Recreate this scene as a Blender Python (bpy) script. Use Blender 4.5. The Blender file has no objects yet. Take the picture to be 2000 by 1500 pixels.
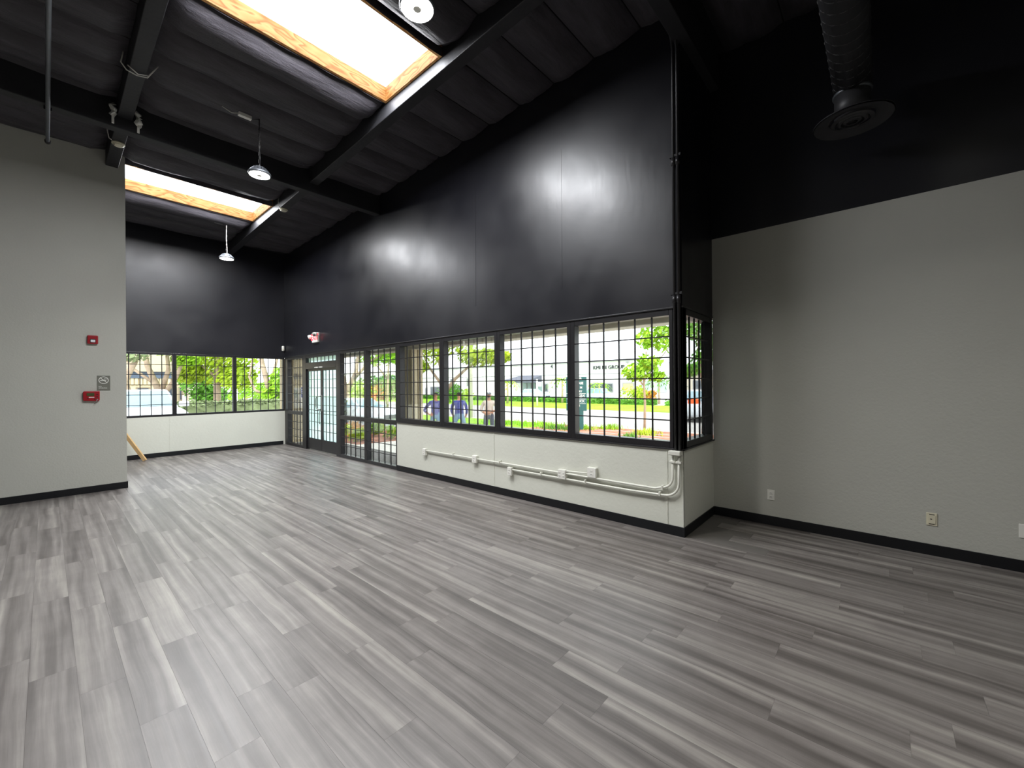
import bpy, bmesh, math, random
from mathutils import Vector, Matrix
random.seed(7)
SC = bpy.context.scene
COL = SC.collection
R = math.radians

# ------------------------------------------------------------------ camera
F_PX, YAW, PITCH, ROLL, CAM_H = 812.7, R(48.243), R(0.06), R(-0.437), 1.65
_fw = Vector((-math.cos(YAW), math.sin(YAW), 0)); _rt = _fw.cross(Vector((0, 0, 1)))
W_ = (_fw * math.cos(PITCH) + Vector((0, 0, 1)) * math.sin(PITCH)).normalized()
_up = _rt.cross(W_)
R_ = (_rt * math.cos(ROLL) + _up * math.sin(ROLL)).normalized()
U_ = R_.cross(W_)
cam = bpy.data.cameras.new('camera'); cam_o = bpy.data.objects.new('camera', cam); COL.objects.link(cam_o)
cam.sensor_width = 36; cam.lens = F_PX / 2000 * 36; cam.clip_start = .05; cam.clip_end = 2000
m = Matrix((R_, U_, -W_)).transposed().to_4x4(); m.translation = (0, 0, CAM_H)
cam_o.matrix_world = m
SC.camera = cam_o

# ------------------------------------------------------------------ world, exposure, daylight
SC.view_settings.view_transform = 'Standard'; SC.view_settings.look = 'None'
SC.view_settings.gamma = 1; SC.view_settings.use_curve_mapping = False
SC.view_settings.exposure = 0.15
SC.cycles.use_denoising = True
SC.cycles.max_bounces = 10; SC.cycles.transparent_max_bounces = 16
SC.cycles.sample_clamp_indirect = 6
SKY = 3.0
SKYLIGHT_W = 240
LAMP_W = 42
world = bpy.data.worlds.new('overcast_sky'); SC.world = world; world.use_nodes = True
bgn = world.node_tree.nodes['Background']; bgn.inputs[0].default_value = (.93, .97, 1.0, 1); bgn.inputs[1].default_value = SKY
sun = bpy.data.lights.new('hazy_sun', 'SUN'); sun.energy = 2.6; sun.angle = R(25); sun.color = (1, .96, .9)
sun_o = bpy.data.objects.new('hazy_sun', sun); COL.objects.link(sun_o); sun_o.rotation_euler = (R(28), R(38), 0)

def area(name, loc, sx, sy, power, rot=(0, 0, 0), color=(1, 1, 1), shape='RECTANGLE', portal=False):
    l = bpy.data.lights.new(name, 'AREA'); l.shape = shape; l.size = sx
    if shape == 'RECTANGLE': l.size_y = sy
    l.energy = power; l.color = color
    if portal: l.cycles.is_portal = True
    o = bpy.data.objects.new(name, l); COL.objects.link(o); o.location = loc; o.rotation_euler = rot
    return o

# room dimensions (metres, camera above the origin)
YW = 4.538            # storefront wall, inner face
XC = -1.602           # pier corner
YG = 5.59             # set-back grey wall
XF = -12.746          # far wall
XP, YP = -9.294, .883  # partition face and its free end
SILL, HEAD = .931, 2.464
XR, YB = 4.6, -6.0    # unseen walls behind the camera
def zc(x): return 5.48 + .03 * (x + 5.6)      # lowest line of the ceiling fabric
SLOPE = -math.atan(.03)
SKYL = [-5.09, -10.60]                   # skylights: left edge in x
PUR = [(-4.33, -4.18), (-1.84, -1.69), (.65, .80), (3.14, 3.29)]
GIR = [(-7.75, -7.60), (-1.66, -1.50)]
for i, x in enumerate(SKYL):                  # daylight entering through the two skylights
    area('skylight_daylight', (x + .61, 1.97, zc(x + .61) + .015), 1.12, 2.22, SKYLIGHT_W, color=(.95, .965, 1.0))
# portals guide the sky light through the window openings
area('window_portal', ((-7.0 + XC) / 2, YW + .16, 1.7), 5.4, 1.45, 1, rot=(R(90), 0, R(180)), portal=True).rotation_euler = (R(-90), 0, 0)
area('window_portal', ((-12.6 - 7.05) / 2, YW + .16, 1.2), 5.5, 2.35, 1, rot=(R(-90), 0, 0), portal=True)
area('window_portal', (XF - .16, 2.6, 1.7), 1.45, 3.8, 1, rot=(0, R(-90), 0), portal=True)

# ------------------------------------------------------------------ helpers
def at(u, v, Z):
    return Vector((0, 0, CAM_H)) + (W_ + R_ * ((u - 1000) / F_PX) - U_ * ((v - 750) / F_PX)) * Z
GZ = -.45
def gp(u, Z, z=GZ):
    p = at(u, 750, Z); p.z = z; return p

def new_obj(name, me, mat=None, parent=None):
    o = bpy.data.objects.new(name, me); COL.objects.link(o)
    if mat is not None and me is not None and not me.materials: me.materials.append(mat)
    if parent is not None: o.parent = parent
    return o
def empty(name, loc=(0, 0, 0), rz=0, parent=None):
    o = bpy.data.objects.new(name, None); COL.objects.link(o); o.location = loc; o.rotation_euler = (0, 0, rz)
    o.empty_display_size = .1
    if parent is not None: o.parent = parent
    return o
def tag(o, label=None, cat=None, group=None, kind=None):
    if label: o['label'] = label
    if cat: o['category'] = cat
    if group: o['group'] = group
    if kind: o['kind'] = kind
    return o

class MB:
    def __init__(s): s.v = []; s.f = []; s.sm = []; s.mi = []; s.m = 0
    def add(s, vs, fs, smooth=False):
        n = len(s.v); s.v += [tuple(p) for p in vs]
        for f in fs: s.f.append(tuple(i + n for i in f)); s.sm.append(smooth); s.mi.append(s.m)
        return s
    def box(s, x0, x1, y0, y1, z0, z1):
        return s.add([(x0, y0, z0), (x1, y0, z0), (x1, y1, z0), (x0, y1, z0), (x0, y0, z1), (x1, y0, z1), (x1, y1, z1), (x0, y1, z1)],
                     [(0, 3, 2, 1), (4, 5, 6, 7), (0, 1, 5, 4), (1, 2, 6, 5), (2, 3, 7, 6), (3, 0, 4, 7)])
    def tube(s, pts, r, n=8, cap=True):
        pts = [Vector(p) for p in pts]; rr = r if isinstance(r, (list, tuple)) else [r] * len(pts)
        vs = []; fs = []; prev = None
        for i, p in enumerate(pts):
            d = (pts[min(i + 1, len(pts) - 1)] - pts[max(i - 1, 0)]).normalized()
            if prev is None:
                a = Vector((0, 0, 1)) if abs(d.z) < .9 else Vector((1, 0, 0)); x = d.cross(a).normalized()
            else: x = (prev - d * prev.dot(d)).normalized()
            prev = x; y = d.cross(x)
            for k in range(n):
                t = 2 * math.pi * k / n; vs.append(p + (x * math.cos(t) + y * math.sin(t)) * rr[i])
        for i in range(len(pts) - 1):
            for k in range(n):
                a = i * n + k; b = i * n + (k + 1) % n; fs.append((a, b, b + n, a + n))
        if cap: fs.append(tuple(range(n - 1, -1, -1))); fs.append(tuple((len(pts) - 1) * n + k for k in range(n)))
        return s.add(vs, fs, True)
    def lathe(s, prof, n=24, c=(0, 0, 0), axis='z', cap=True):
        vs = []; fs = []
        for r, h in prof:
            for k in range(n):
                t = 2 * math.pi * k / n; a, b = r * math.cos(t), r * math.sin(t)
                q = (a, b, h) if axis == 'z' else ((a, h, b) if axis == 'y' else (h, a, b))
                vs.append((q[0] + c[0], q[1] + c[1], q[2] + c[2]))
        for i in range(len(prof) - 1):
            for k in range(n):
                a = i * n + k; b = i * n + (k + 1) % n; fs.append((a, b, b + n, a + n))
        if cap: fs.append(tuple(range(n))); fs.append(tuple((len(prof) - 1) * n + k for k in range(n)))
        return s.add(vs, fs, True)
    def prism(s, prof, y0, y1, axis='y'):
        n = len(prof); q = (lambda a, b, c: (a, c, b)) if axis == 'y' else (lambda a, b, c: (c, a, b))
        vs = [q(a, b, y0) for a, b in prof] + [q(a, b, y1) for a, b in prof]
        fs = [tuple(range(n)), tuple(range(2 * n - 1, n - 1, -1))] + [(i, i + n, (i + 1) % n + n, (i + 1) % n) for i in range(n)]
        return s.add(vs, fs)
    def mesh(s, name):
        me = bpy.data.meshes.new(name); me.from_pydata(s.v, [], s.f)
        me.polygons.foreach_set('use_smooth', s.sm); me.polygons.foreach_set('material_index', s.mi)
        bm = bmesh.new(); bm.from_mesh(me); bmesh.ops.recalc_face_normals(bm, faces=bm.faces); bm.to_mesh(me); bm.free()
        return me
    def build(s, name, mat, parent=None, bevel=0, seg=2):
        me = s.mesh(name)
        for q in (mat if isinstance(mat, (list, tuple)) else [mat]): me.materials.append(q)
        o = new_obj(name, me, None, parent)
        if bevel:
            b = o.modifiers.new('bevel', 'BEVEL'); b.width = bevel; b.segments = seg; b.limit_method = 'ANGLE'
        return o
def box(name, x0, x1, y0, y1, z0, z1, mat, parent=None, bevel=0):
    return MB().box(x0, x1, y0, y1, z0, z1).build(name, mat, parent, bevel)
def text(name, body, size, mat, loc, rot, parent=None, extrude=.004, align='CENTER', bold=0.0):
    c = bpy.data.curves.new(name, 'FONT'); c.body = body; c.size = size; c.extrude = extrude; c.align_x = align; c.align_y = 'CENTER'
    c.offset = bold; c.resolution_u = 3
    tmp = bpy.data.objects.new('t', c); COL.objects.link(tmp)
    me = bpy.data.meshes.new_from_object(tmp.evaluated_get(bpy.context.evaluated_depsgraph_get())); me.name = name
    bpy.data.objects.remove(tmp)
    me.materials.clear(); me.materials.append(mat)
    o = new_obj(name, me, None, parent); o.location = loc; o.rotation_euler = rot
    return o

# ------------------------------------------------------------------ materials
class NT:
    def __init__(s, name):
        s.mat = bpy.data.materials.new(name); s.mat.use_nodes = True; s.t = s.mat.node_tree
        s.b = s.t.nodes['Principled BSDF']; s.out = s.t.nodes['Material Output']
    def n(s, typ, ins=None, **kw):
        nd = s.t.nodes.new(typ)
        for k, v in kw.items(): setattr(nd, k, v)
        for k, v in (ins or {}).items():
            sk = nd.inputs[k]
            if hasattr(v, 'is_linked') or hasattr(v, 'links'): s.t.links.new(v, sk)
            else: sk.default_value = v
        return nd
    def link(s, a, b): s.t.links.new(a, b)
    def ramp(s, fac, stops):
        r = s.n('ShaderNodeValToRGB', {0: fac}); e = r.color_ramp.elements
        while len(e) < len(stops): e.new(.5)
        for i, (p, c) in enumerate(stops): e[i].position = p; e[i].color = (*c, 1) if len(c) == 3 else c
        return r.outputs[0]
    def noise(s, vec, scale, detail=3, rough=.5):
        return s.n('ShaderNodeTexNoise', {'Vector': vec, 'Scale': scale, 'Detail': detail, 'Roughness': rough})
    def obj(s): return s.n('ShaderNodeTexCoord').outputs['Object']
    def pos(s): return s.n('ShaderNodeNewGeometry').outputs['Position']
    def bump(s, h, strength, dist=.01):
        b = s.n('ShaderNodeBump', {'Height': h, 'Strength': strength, 'Distance': dist}); s.link(b.outputs[0], s.b.inputs['Normal'])
def sr(r, g, b):   # sRGB bytes -> linear
    f = lambda c: (c / 255 / 12.92) if c / 255 <= .04045 else ((c / 255 + .055) / 1.055) ** 2.4
    return (f(r), f(g), f(b))
def mat(name, col, rough=.5, spec=.5, metal=0, var=.08, scale=6, bump=0, bscale=60, coord='obj'):
    k = NT(name); vec = k.obj() if coord == 'obj' else k.pos()
    nz = k.noise(vec, scale, 4)
    a = tuple(max(0, c * (1 - var)) for c in col); b = tuple(min(1, c * (1 + var)) for c in col)
    k.link(k.ramp(nz.outputs[0], [(.3, a), (.7, b)]), k.b.inputs['Base Color'])
    k.b.inputs['Roughness'].default_value = rough; k.b.inputs['Specular IOR Level'].default_value = spec; k.b.inputs['Metallic'].default_value = metal
    if bump:
        k.bump(k.noise(vec, bscale, 3).outputs[0], bump)
    return k.mat
def emit(name, col, s):
    k = NT(name); k.b.inputs['Base Color'].default_value = (*col, 1)
    nz = k.noise(k.obj(), 3); k.link(k.ramp(nz.outputs[0], [(0, tuple(c * .97 for c in col)), (1, col)]), k.b.inputs['Emission Color'])
    k.b.inputs['Emission Strength'].default_value = s
    return k.mat

M = {}
M['grey_wall'] = mat('grey_wall_paint', sr(186, 186, 178), .75, .25, var=.02, scale=2, bump=.25, bscale=45, coord='pos')
M['low_wall'] = mat('pale_wall_paint', sr(214, 215, 204), .55, .35, var=.02, scale=2, bump=.22, bscale=25, coord='pos')
def black_gloss():
    k = NT('black_satin_paint'); p = k.pos()
    k.b.inputs['Base Color'].default_value = (*sr(25, 25, 31), 1)
    n1 = k.noise(p, 1.3, 4); k.link(k.ramp(n1.outputs[0], [(.3, (.30, .30, .30)), (.7, (.42, .42, .42))]), k.b.inputs['Roughness'])
    k.b.inputs['Specular IOR Level'].default_value = .6
    mp = k.n('ShaderNodeMapping', {'Vector': p, 'Scale': (3, 3, .5)})
    a = k.noise(mp.outputs[0], 1.6, 5, .6)
    b = k.noise(p, 14, 4)
    mx = k.n('ShaderNodeMath', {0: a.outputs[0], 1: b.outputs[0]}, operation='MULTIPLY_ADD'); mx.inputs[2].default_value = 0
    ad = k.n('ShaderNodeMath', {0: a.outputs[0], 1: mx.outputs[0]}, operation='ADD')
    k.bump(ad.outputs[0], .06, .02)
    return k.mat
M['black_wall'] = black_gloss()
M['black_flat'] = mat('black_ceiling_paint', sr(24, 24, 27), .7, .3, var=.15, scale=4)
M['beam'] = mat('black_beam_paint', sr(40, 40, 43), .55, .4, var=.12, scale=3, bump=.3, bscale=20)
M['rubber'] = mat('black_rubber_base', sr(16, 17, 21), .45, .4, var=.1)
M['frame'] = mat('dark_bronze_frame', sr(30, 29, 32), .38, .5, var=.08, scale=5)
M['bar'] = mat('black_steel_bar', sr(27, 25, 29), .4, .5, var=.1, scale=8)
M['white_plastic'] = mat('white_plastic', sr(232, 231, 224), .4, .5, var=.03)
M['ivory'] = mat('ivory_plastic', sr(214, 208, 184), .4, .5, var=.03)
M['subfloor'] = mat('grey_subfloor', sr(96, 93, 89), .8, .2)
M['slot'] = mat('dark_slot', sr(35, 33, 30), .6)
M['paint_metal'] = mat('painted_conduit', sr(222, 222, 212), .4, .5, var=.03)
M['steel'] = mat('brushed_steel', sr(150, 148, 146), .35, .5, metal=.8, var=.05)
M['galv'] = mat('galvanised_edge', sr(120, 124, 130), .4, .5, metal=.6, var=.1)
M['red'] = mat('red_alarm_plastic', sr(150, 18, 30), .35, .5, var=.06)
M['clear'] = mat('strobe_lens', sr(235, 235, 240), .1, .6)
M['lcd'] = mat('green_lcd', sr(70, 78, 46), .2, .5)
M['sign_grey'] = mat('taupe_sign_plastic', sr(112, 113, 104), .5, .4, var=.02)
M['sign_white'] = mat('white_sign_print', sr(235, 236, 230), .5, .4, var=.01)
M['raw_wood'] = mat('raw_pine', sr(205, 170, 120), .6, .3, var=.12, scale=9)
M['white_cable'] = mat('white_cable', sr(205, 203, 196), .5, .4)
M['lens'] = emit('lit_led_lens', (1, .99, .9), 14)
M['exit_red'] = emit('lit_exit_letters', (1, .04, .06), 2.2)
M['duct'] = mat('black_spiral_duct', sr(58, 58, 61), .45, .5, var=.15, scale=7)

def fabric():
    k = NT('black_insulation_fabric'); p = k.pos()
    mp = k.n('ShaderNodeMapping', {'Vector': p, 'Scale': (5, .9, 3)})
    a = k.noise(mp.outputs[0], 2.2, 5, .6); b = k.noise(p, 90, 2)
    k.link(k.ramp(a.outputs[0], [(.3, sr(54, 52, 56)), (.75, sr(76, 73, 79))]), k.b.inputs['Base Color'])
    k.b.inputs['Roughness'].default_value = .55; k.b.inputs['Specular IOR Level'].default_value = .35
    s = k.n('ShaderNodeMath', {0: b.outputs[0], 1: .08}, operation='MULTIPLY')
    ad = k.n('ShaderNodeMath', {0: a.outputs[0], 1: s.outputs[0]}, operation='ADD')
    k.bump(ad.outputs[0], .45, .05)
    return k.mat
M['fabric'] = fabric()

def plank_mat(name, stuff):
    k = NT(name); p = k.pos()
    if stuff:
        c = k.n('ShaderNodeAttribute', attribute_name='plank_seed').outputs['Color']
    else:
        c = k.n('ShaderNodeObjectInfo').outputs['Color']
    sep = k.n('ShaderNodeSeparateColor', {0: c})
    off = k.n('ShaderNodeCombineXYZ', {0: sep.outputs[0], 1: sep.outputs[1], 2: sep.outputs[2]})
    offs = k.n('ShaderNodeVectorMath', {0: off.outputs[0], 1: (40, 40, 40)}, operation='MULTIPLY')
    v = k.n('ShaderNodeVectorMath', {0: p, 1: offs.outputs[0]}, operation='ADD').outputs[0]
    # wandering grain: distort, then stretch along the plank
    wob = k.noise(k.n('ShaderNodeMapping', {'Vector': v, 'Scale': (1.2, 3, 1)}).outputs[0], 1.2, 2)
    wv = k.n('ShaderNodeVectorMath', {0: wob.outputs['Color'], 1: (0, .05, 0)}, operation='MULTIPLY')
    v2 = k.n('ShaderNodeVectorMath', {0: v, 1: wv.outputs[0]}, operation='ADD').outputs[0]
    band = k.noise(k.n('ShaderNodeMapping', {'Vector': v2, 'Scale': (.36, 12.5, 1)}).outputs[0], 1.0, 3, .5)
    grain = k.noise(k.n('ShaderNodeMapping', {'Vector': v2, 'Scale': (1.4, 42, 1)}).outputs[0], 1.0, 4, .6)
    fine = k.noise(k.n('ShaderNodeMapping', {'Vector': v2, 'Scale': (5, 190, 1)}).outputs[0], 1.0, 3, .6)
    mott = k.noise(v, 5, 4, .6)
    a = k.n('ShaderNodeMath', {0: band.outputs[0], 1: 1.15}, operation='MULTIPLY')
    b = k.n('ShaderNodeMath', {0: grain.outputs[0], 1: .32, 2: a.outputs[0]}, operation='MULTIPLY_ADD')
    d = k.n('ShaderNodeMath', {0: fine.outputs[0], 1: .16, 2: b.outputs[0]}, operation='MULTIPLY_ADD')
    e = k.n('ShaderNodeMath', {0: mott.outputs[0], 1: .22, 2: d.outputs[0]}, operation='MULTIPLY_ADD')
    f = k.n('ShaderNodeMath', {0: sep.outputs[0], 1: .06, 2: e.outputs[0]}, operation='MULTIPLY_ADD')
    t = k.n('ShaderNodeMapRange', {0: f.outputs[0], 1: .62, 2: 1.36}).outputs[0]
    k.link(k.ramp(t, [(.0, sr(62, 57, 55)), (.3, sr(88, 83, 80)), (.55, sr(112, 107, 104)), (.8, sr(138, 134, 128)), (1, sr(158, 154, 146))]), k.b.inputs['Base Color'])
    k.link(k.n('ShaderNodeMapRange', {0: grain.outputs[0], 1: .3, 2: .7, 3: .38, 4: .44}).outputs[0], k.b.inputs['Roughness'])
    k.b.inputs['Specular IOR Level'].default_value = .9
    return k.mat
M['plank'] = plank_mat('grey_vinyl_plank', False)
M['plank_stuff'] = plank_mat('grey_vinyl_plank_far', True)

def curb_wood():
    k = NT('knotty_fir_board'); p = k.obj()
    mp = k.n('ShaderNodeMapping', {'Vector': p, 'Scale': (1, .28, 1)})
    nz = k.noise(mp.outputs[0], 3.2, 3, .5)
    w = k.n('ShaderNodeMath', {0: nz.outputs[0], 1: 16}, operation='MULTIPLY')
    fr = k.n('ShaderNodeMath', {0: w.outputs[0], 1: 1}, operation='FRACT')
    k.link(k.ramp(fr.outputs[0], [(0, sr(196, 120, 58)), (.35, sr(228, 166, 96)), (.8, sr(238, 186, 118)), (1, sr(200, 128, 66))]), k.b.inputs['Base Color'])
    k.b.inputs['Roughness'].default_value = .5
    return k.mat
M['curb'] = curb_wood()

def glass(name, tint=(1, 1, 1), refl=1.0):
    k = NT(name); tr = k.n('ShaderNodeBsdfTransparent', {0: (*tint, 1)}); gl = k.n('ShaderNodeBsdfGlossy', {0: (1, 1, 1, 1), 'Roughness': .02})
    fr = k.n('ShaderNodeFresnel', {0: 1.45}); nz = k.noise(k.obj(), 2)
    mu = k.n('ShaderNodeMath', {0: fr.outputs[0], 1: refl}, operation='MULTIPLY')
    mx = k.n('ShaderNodeMixShader', {0: mu.outputs[0], 1: tr.outputs[0], 2: gl.outputs[0]})
    k.link(mx.outputs[0], k.out.inputs[0]); return k.mat
M['glass'] = glass('window_glass', (.95, .97, .97), .5)
def film(name, col, clear):
    k = NT(name); a = k.n('ShaderNodeBsdfTranslucent', {0: (*col, 1)}); b = k.n('ShaderNodeBsdfTransparent', {0: (*col, 1)})
    nz = k.noise(k.obj(), 4); f = k.n('ShaderNodeMapRange', {0: nz.outputs[0], 3: clear - .03, 4: clear + .03})
    mx = k.n('ShaderNodeMixShader', {0: f.outputs[0], 1: a.outputs[0], 2: b.outputs[0]}); k.link(mx.outputs[0], k.out.inputs[0]); return k.mat
M['film'] = film('cyan_door_film', (.84, .99, 1.0), .5)
M['acrylic'] = film('white_acrylic', (.95, .98, 1.0), .3)
# outdoors
M['concrete'] = mat('walk_concrete', sr(226, 222, 212), .8, .2, var=.08, scale=1.5, coord='pos')
M['asphalt'] = mat('pale_asphalt', sr(176, 172, 168), .85, .2, var=.07, scale=.4, coord='pos')
M['dark_asphalt'] = mat('path_asphalt', sr(138, 140, 146), .85, .2, var=.1, scale=2, coord='pos')
M['lawn'] = mat('lawn_green', sr(142, 190, 52), .9, .1, var=.2, scale=.8, coord='pos', bump=.5, bscale=8)
M['mulch'] = mat('red_mulch', sr(176, 120, 98), .9, .1, var=.35, scale=3, coord='pos', bump=1, bscale=14)
M['stucco_white'] = mat('white_stucco', sr(236, 236, 234), .8, .2, var=.02, scale=.3, coord='pos')
M['stripe'] = mat('grey_reveal_line', sr(150, 150, 155), .7)
M['tan'] = mat('tan_block', sr(206, 192, 162), .85, .2, var=.07, scale=2.5, coord='pos', bump=.4, bscale=9)
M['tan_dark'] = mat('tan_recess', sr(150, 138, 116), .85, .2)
M['soffit'] = mat('beige_soffit', sr(196, 188, 172), .8, .2, var=.03)
M['bandblue'] = mat('blue_grey_band', sr(86, 98, 116), .5, .4, var=.06)
M['pane_dark'] = mat('dark_window_pane', sr(92, 98, 106), .15, .6, var=.2, scale=.8)
M['pane_teal'] = mat('teal_window_pane', sr(150, 172, 170), .15, .6, var=.1, scale=.8)
M['blind'] = mat('tan_window_blind', sr(206, 190, 140), .7, .2)
M['awning'] = mat('slate_awning', sr(104, 106, 118), .8, .2)
M['letter'] = mat('dark_letters', sr(62, 66, 72), .6)
M['sign_green'] = mat('green_sign_panel', sr(60, 104, 104), .6, .3, var=.04)
M['bark'] = mat('pale_bark', sr(178, 158, 138), .9, .1, var=.2, scale=5, bump=.6, bscale=12)
M['leaf'] = mat('bright_leaf', sr(150, 196, 48), .6, .3, var=.35, scale=1.3, coord='pos')
M['leaf_y'] = mat('yellow_green_leaf', sr(178, 204, 54), .6, .3, var=.3, scale=1.2, coord='pos')
M['leaf_d'] = mat('mid_green_leaf', sr(98, 150, 52), .6, .3, var=.35, scale=1.5, coord='pos')
M['leaf_g'] = mat('grey_green_leaf', sr(132, 146, 104), .7, .2, var=.3, scale=2, coord='pos')
M['leaf_o'] = mat('orange_leaf', sr(214, 160, 60), .6, .3, var=.3, scale=2, coord='pos')
M['car_white'] = mat('white_car_paint', sr(238, 240, 244), .2, .6, var=.01)
M['car_silver'] = mat('silver_car_paint', sr(206, 212, 220), .2, .6, var=.01)
M['car_teal'] = mat('pale_teal_car_paint', sr(190, 220, 222), .2, .6, var=.01)
M['car_glass'] = mat('car_glass', sr(150, 178, 190), .06, .8, var=.04)
M['car_dark'] = mat('car_grille', sr(62, 66, 78), .4, .5)
M['tyre'] = mat('tyre_rubber', sr(40, 40, 44), .8)
M['rim'] = mat('wheel_rim', sr(180, 182, 186), .3, .5, metal=.6)
M['orange'] = mat('safety_orange', sr(242, 96, 40), .5, .4)
M['pole'] = mat('pale_concrete_pole', sr(206, 200, 186), .8, .2)
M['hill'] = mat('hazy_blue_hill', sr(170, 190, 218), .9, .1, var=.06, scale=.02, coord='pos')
M['fence'] = mat('white_fence', sr(238, 238, 236), .7)
M['skin'] = mat('skin', sr(196, 142, 112), .6, .3, var=.04)
M['hair'] = mat('dark_hair', sr(42, 36, 34), .7, .3)
M['shirt_b'] = mat('slate_blue_shirt', sr(104, 104, 160), .85, .2, var=.08)
M['shirt_n'] = mat('navy_blue_shirt', sr(78, 82, 150), .85, .2, var=.08)
M['shirt_t'] = mat('beige_shirt', sr(206, 190, 178), .85, .2, var=.06)
M['jeans'] = mat('faded_jeans', sr(130, 160, 186), .85, .2, var=.12, scale=10)
M['pants_g'] = mat('charcoal_pants', sr(92, 96, 108), .85, .2, var=.12, scale=10)
M['shoe'] = mat('dark_shoe', sr(60, 56, 54), .7)
M['notice'] = mat('blue_notice', sr(64, 74, 140), .5)
M['eye'] = mat('dark_eye', sr(30, 24, 22), .3)

# ------------------------------------------------------------------ floor of separate planks
PW, PL, PY0 = .1855, 1.245, .298
floor = tag(box('floor', XF - .1, XR + .1, YB - .1, YG + .1, -.05, -.0045, M['subfloor']), 'grey wood-look plank floor of the empty room', 'floor', kind='structure')
def in_room(x, y):
    if x > XC: return y < YG
    if x < XP and y < YP: return True
    return y < YW
me_plank = MB().box(0, 1, 0, 1, -.004, 0).mesh('plank')
me_plank.materials.append(M['plank'])
rows = []
r0 = int((YB - PY0) // PW); r1 = int((YG - PY0) // PW) + 1
offs = 0
for k in range(r0, r1):
    y0 = PY0 + k * PW; y1 = y0 + PW
    offs = (k * .413 + random.choice((0, .13, .29))) % 1
    if k == 0: offs = 0
    x = -3.96 - PL * 8 + offs * PL
    while x < XR:
        a, b = max(x, XF), min(x + PL, XR)
        ya, yb = max(y0, YB), min(y1, YG)
        if (a + b) / 2 < XC or a < XC - .3:
            if ya >= YW: x += PL; continue
            if b <= XC + .02 or ya < YW: pass
        if a < XC < b and yb > YW + .05: a = XC
        elif b <= XC and yb > YW: yb = min(yb, YW)
        if b - a > .05 and yb - ya > .02 and not (b < XP - .2 and ya < -.2):
            rows.append((a, b, ya, yb))
        x += PL
def plank_weight(q):
    c = Vector(((q[0] + q[1]) / 2, (q[2] + q[3]) / 2, 0)) - Vector((0, 0, CAM_H))
    Z = c.dot(W_)
    if Z < .9: return 0
    u = 1000 + F_PX * c.dot(R_) / Z; v = 750 - F_PX * c.dot(U_) / Z
    if not (-120 < u < 2120 and v < 1640): return 0
    if c.x < XP and c.y < YP: return 0
    return (q[1] - q[0]) * (q[3] - q[2]) / Z ** 3
rows.sort(key=plank_weight, reverse=True)
gap = .0003
for a, b, ya, yb in rows[:300]:
    o = new_obj('floor_plank', me_plank, None, floor); o.location = (a + gap, ya + gap, 0); o.scale = (b - a - 2 * gap, yb - ya - 2 * gap, 1)
    o.color = (random.random(), random.random(), random.random(), 1)
mb = MB(); seeds = []
for a, b, ya, yb in rows[300:]:
    mb.box(a + gap, b - gap, ya + gap, yb - gap, -.004, 0); seeds.append((random.random(), random.random(), random.random(), 1))
me = bpy.data.meshes.new('floor_planks_rest'); me.from_pydata(mb.v, [], mb.f); me.materials.append(M['plank_stuff'])
ca = me.color_attributes.new('plank_seed', 'FLOAT_COLOR', 'POINT')
for i, s in enumerate(seeds):
    for j in range(8): ca.data[i * 8 + j].color = s
tag(new_obj('floor_planks_rest', me, None, floor), kind='stuff')

# ------------------------------------------------------------------ walls
TOP = lambda x: zc(x) + .14
def wall_y(name, x0, x1, y0, y1, z0, mt, label, parent=None):   # a wall along x whose top follows the roof slope
    v = MB(); v.add([(x0, y0, z0), (x1, y0, z0), (x1, y1, z0), (x0, y1, z0), (x0, y0, TOP(x0)), (x1, y0, TOP(x1)), (x1, y1, TOP(x1)), (x0, y1, TOP(x0))],
          [(0, 3, 2, 1), (4, 5, 6, 7), (0, 1, 5, 4), (1, 2, 6, 5), (2, 3, 7, 6), (3, 0, 4, 7)])
    return tag(v.build(name, mt, parent), label, 'wall', kind='structure')
T = .15
wall_y('wall_front', XF - T, XC, YW, YW + T, HEAD, M['black_wall'], 'tall glossy black wall above the storefront windows')
tag(box('wall_front_low', -7.057, XC, YW, YW + T, 0, SILL, M['low_wall']), 'low pale wall under the four storefront windows', 'wall', kind='structure')
tag(MB().box(XC - T, XC, YW + T, YG + T, HEAD, TOP(XC)).build('wall_return', M['black_wall']), 'narrow black wall above the corner return window', 'wall', kind='structure')
tag(box('wall_return_low', XC - T, XC, YW + T, YG + T, 0, SILL, M['low_wall']), 'narrow low pale wall under the corner return window', 'wall', kind='structure')
GT = 3.4535
tag(box('wall_right', XC, XR + T, YG, YG + T, 0, GT, M['grey_wall']), 'grey painted wall set back right of the corner pier', 'wall', kind='structure')
wall_y('wall_right_upper', XC, XR + T, YG, YG + T, GT, M['black_wall'], 'black upper wall above the grey wall at right')
tag(MB().box(XF - T, XF, YB - T, YW + T, HEAD, TOP(XF)).build('wall_far', M['black_wall']), 'black upper wall above the three far windows', 'wall', kind='structure')
tag(box('wall_far_low', XF - T, XF, YB - T, YW, 0, .95, M['low_wall']), 'low pale wall under the three far windows', 'wall', kind='structure')
tag(box('wall_far_side', XF - T, XF, YB - T, .62, .95, HEAD, M['black_wall']), 'black far wall part hidden behind the partition', 'wall', kind='structure')
tag(MB().box(XP - T, XP, YB, YP, 0, TOP(XP) - .02).build('wall_left', M['grey_wall']), 'grey painted partition wall at the left edge', 'wall', kind='structure')
wall_y('wall_back', XF - T, XR + T, YB - T, YB, 0, M['grey_wall'], 'grey wall behind the camera')
tag(MB().box(XR, XR + T, YB, YG, 0, TOP(XR)).build('wall_side', M['grey_wall']), 'grey side wall behind the camera', 'wall', kind='structure')
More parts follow.
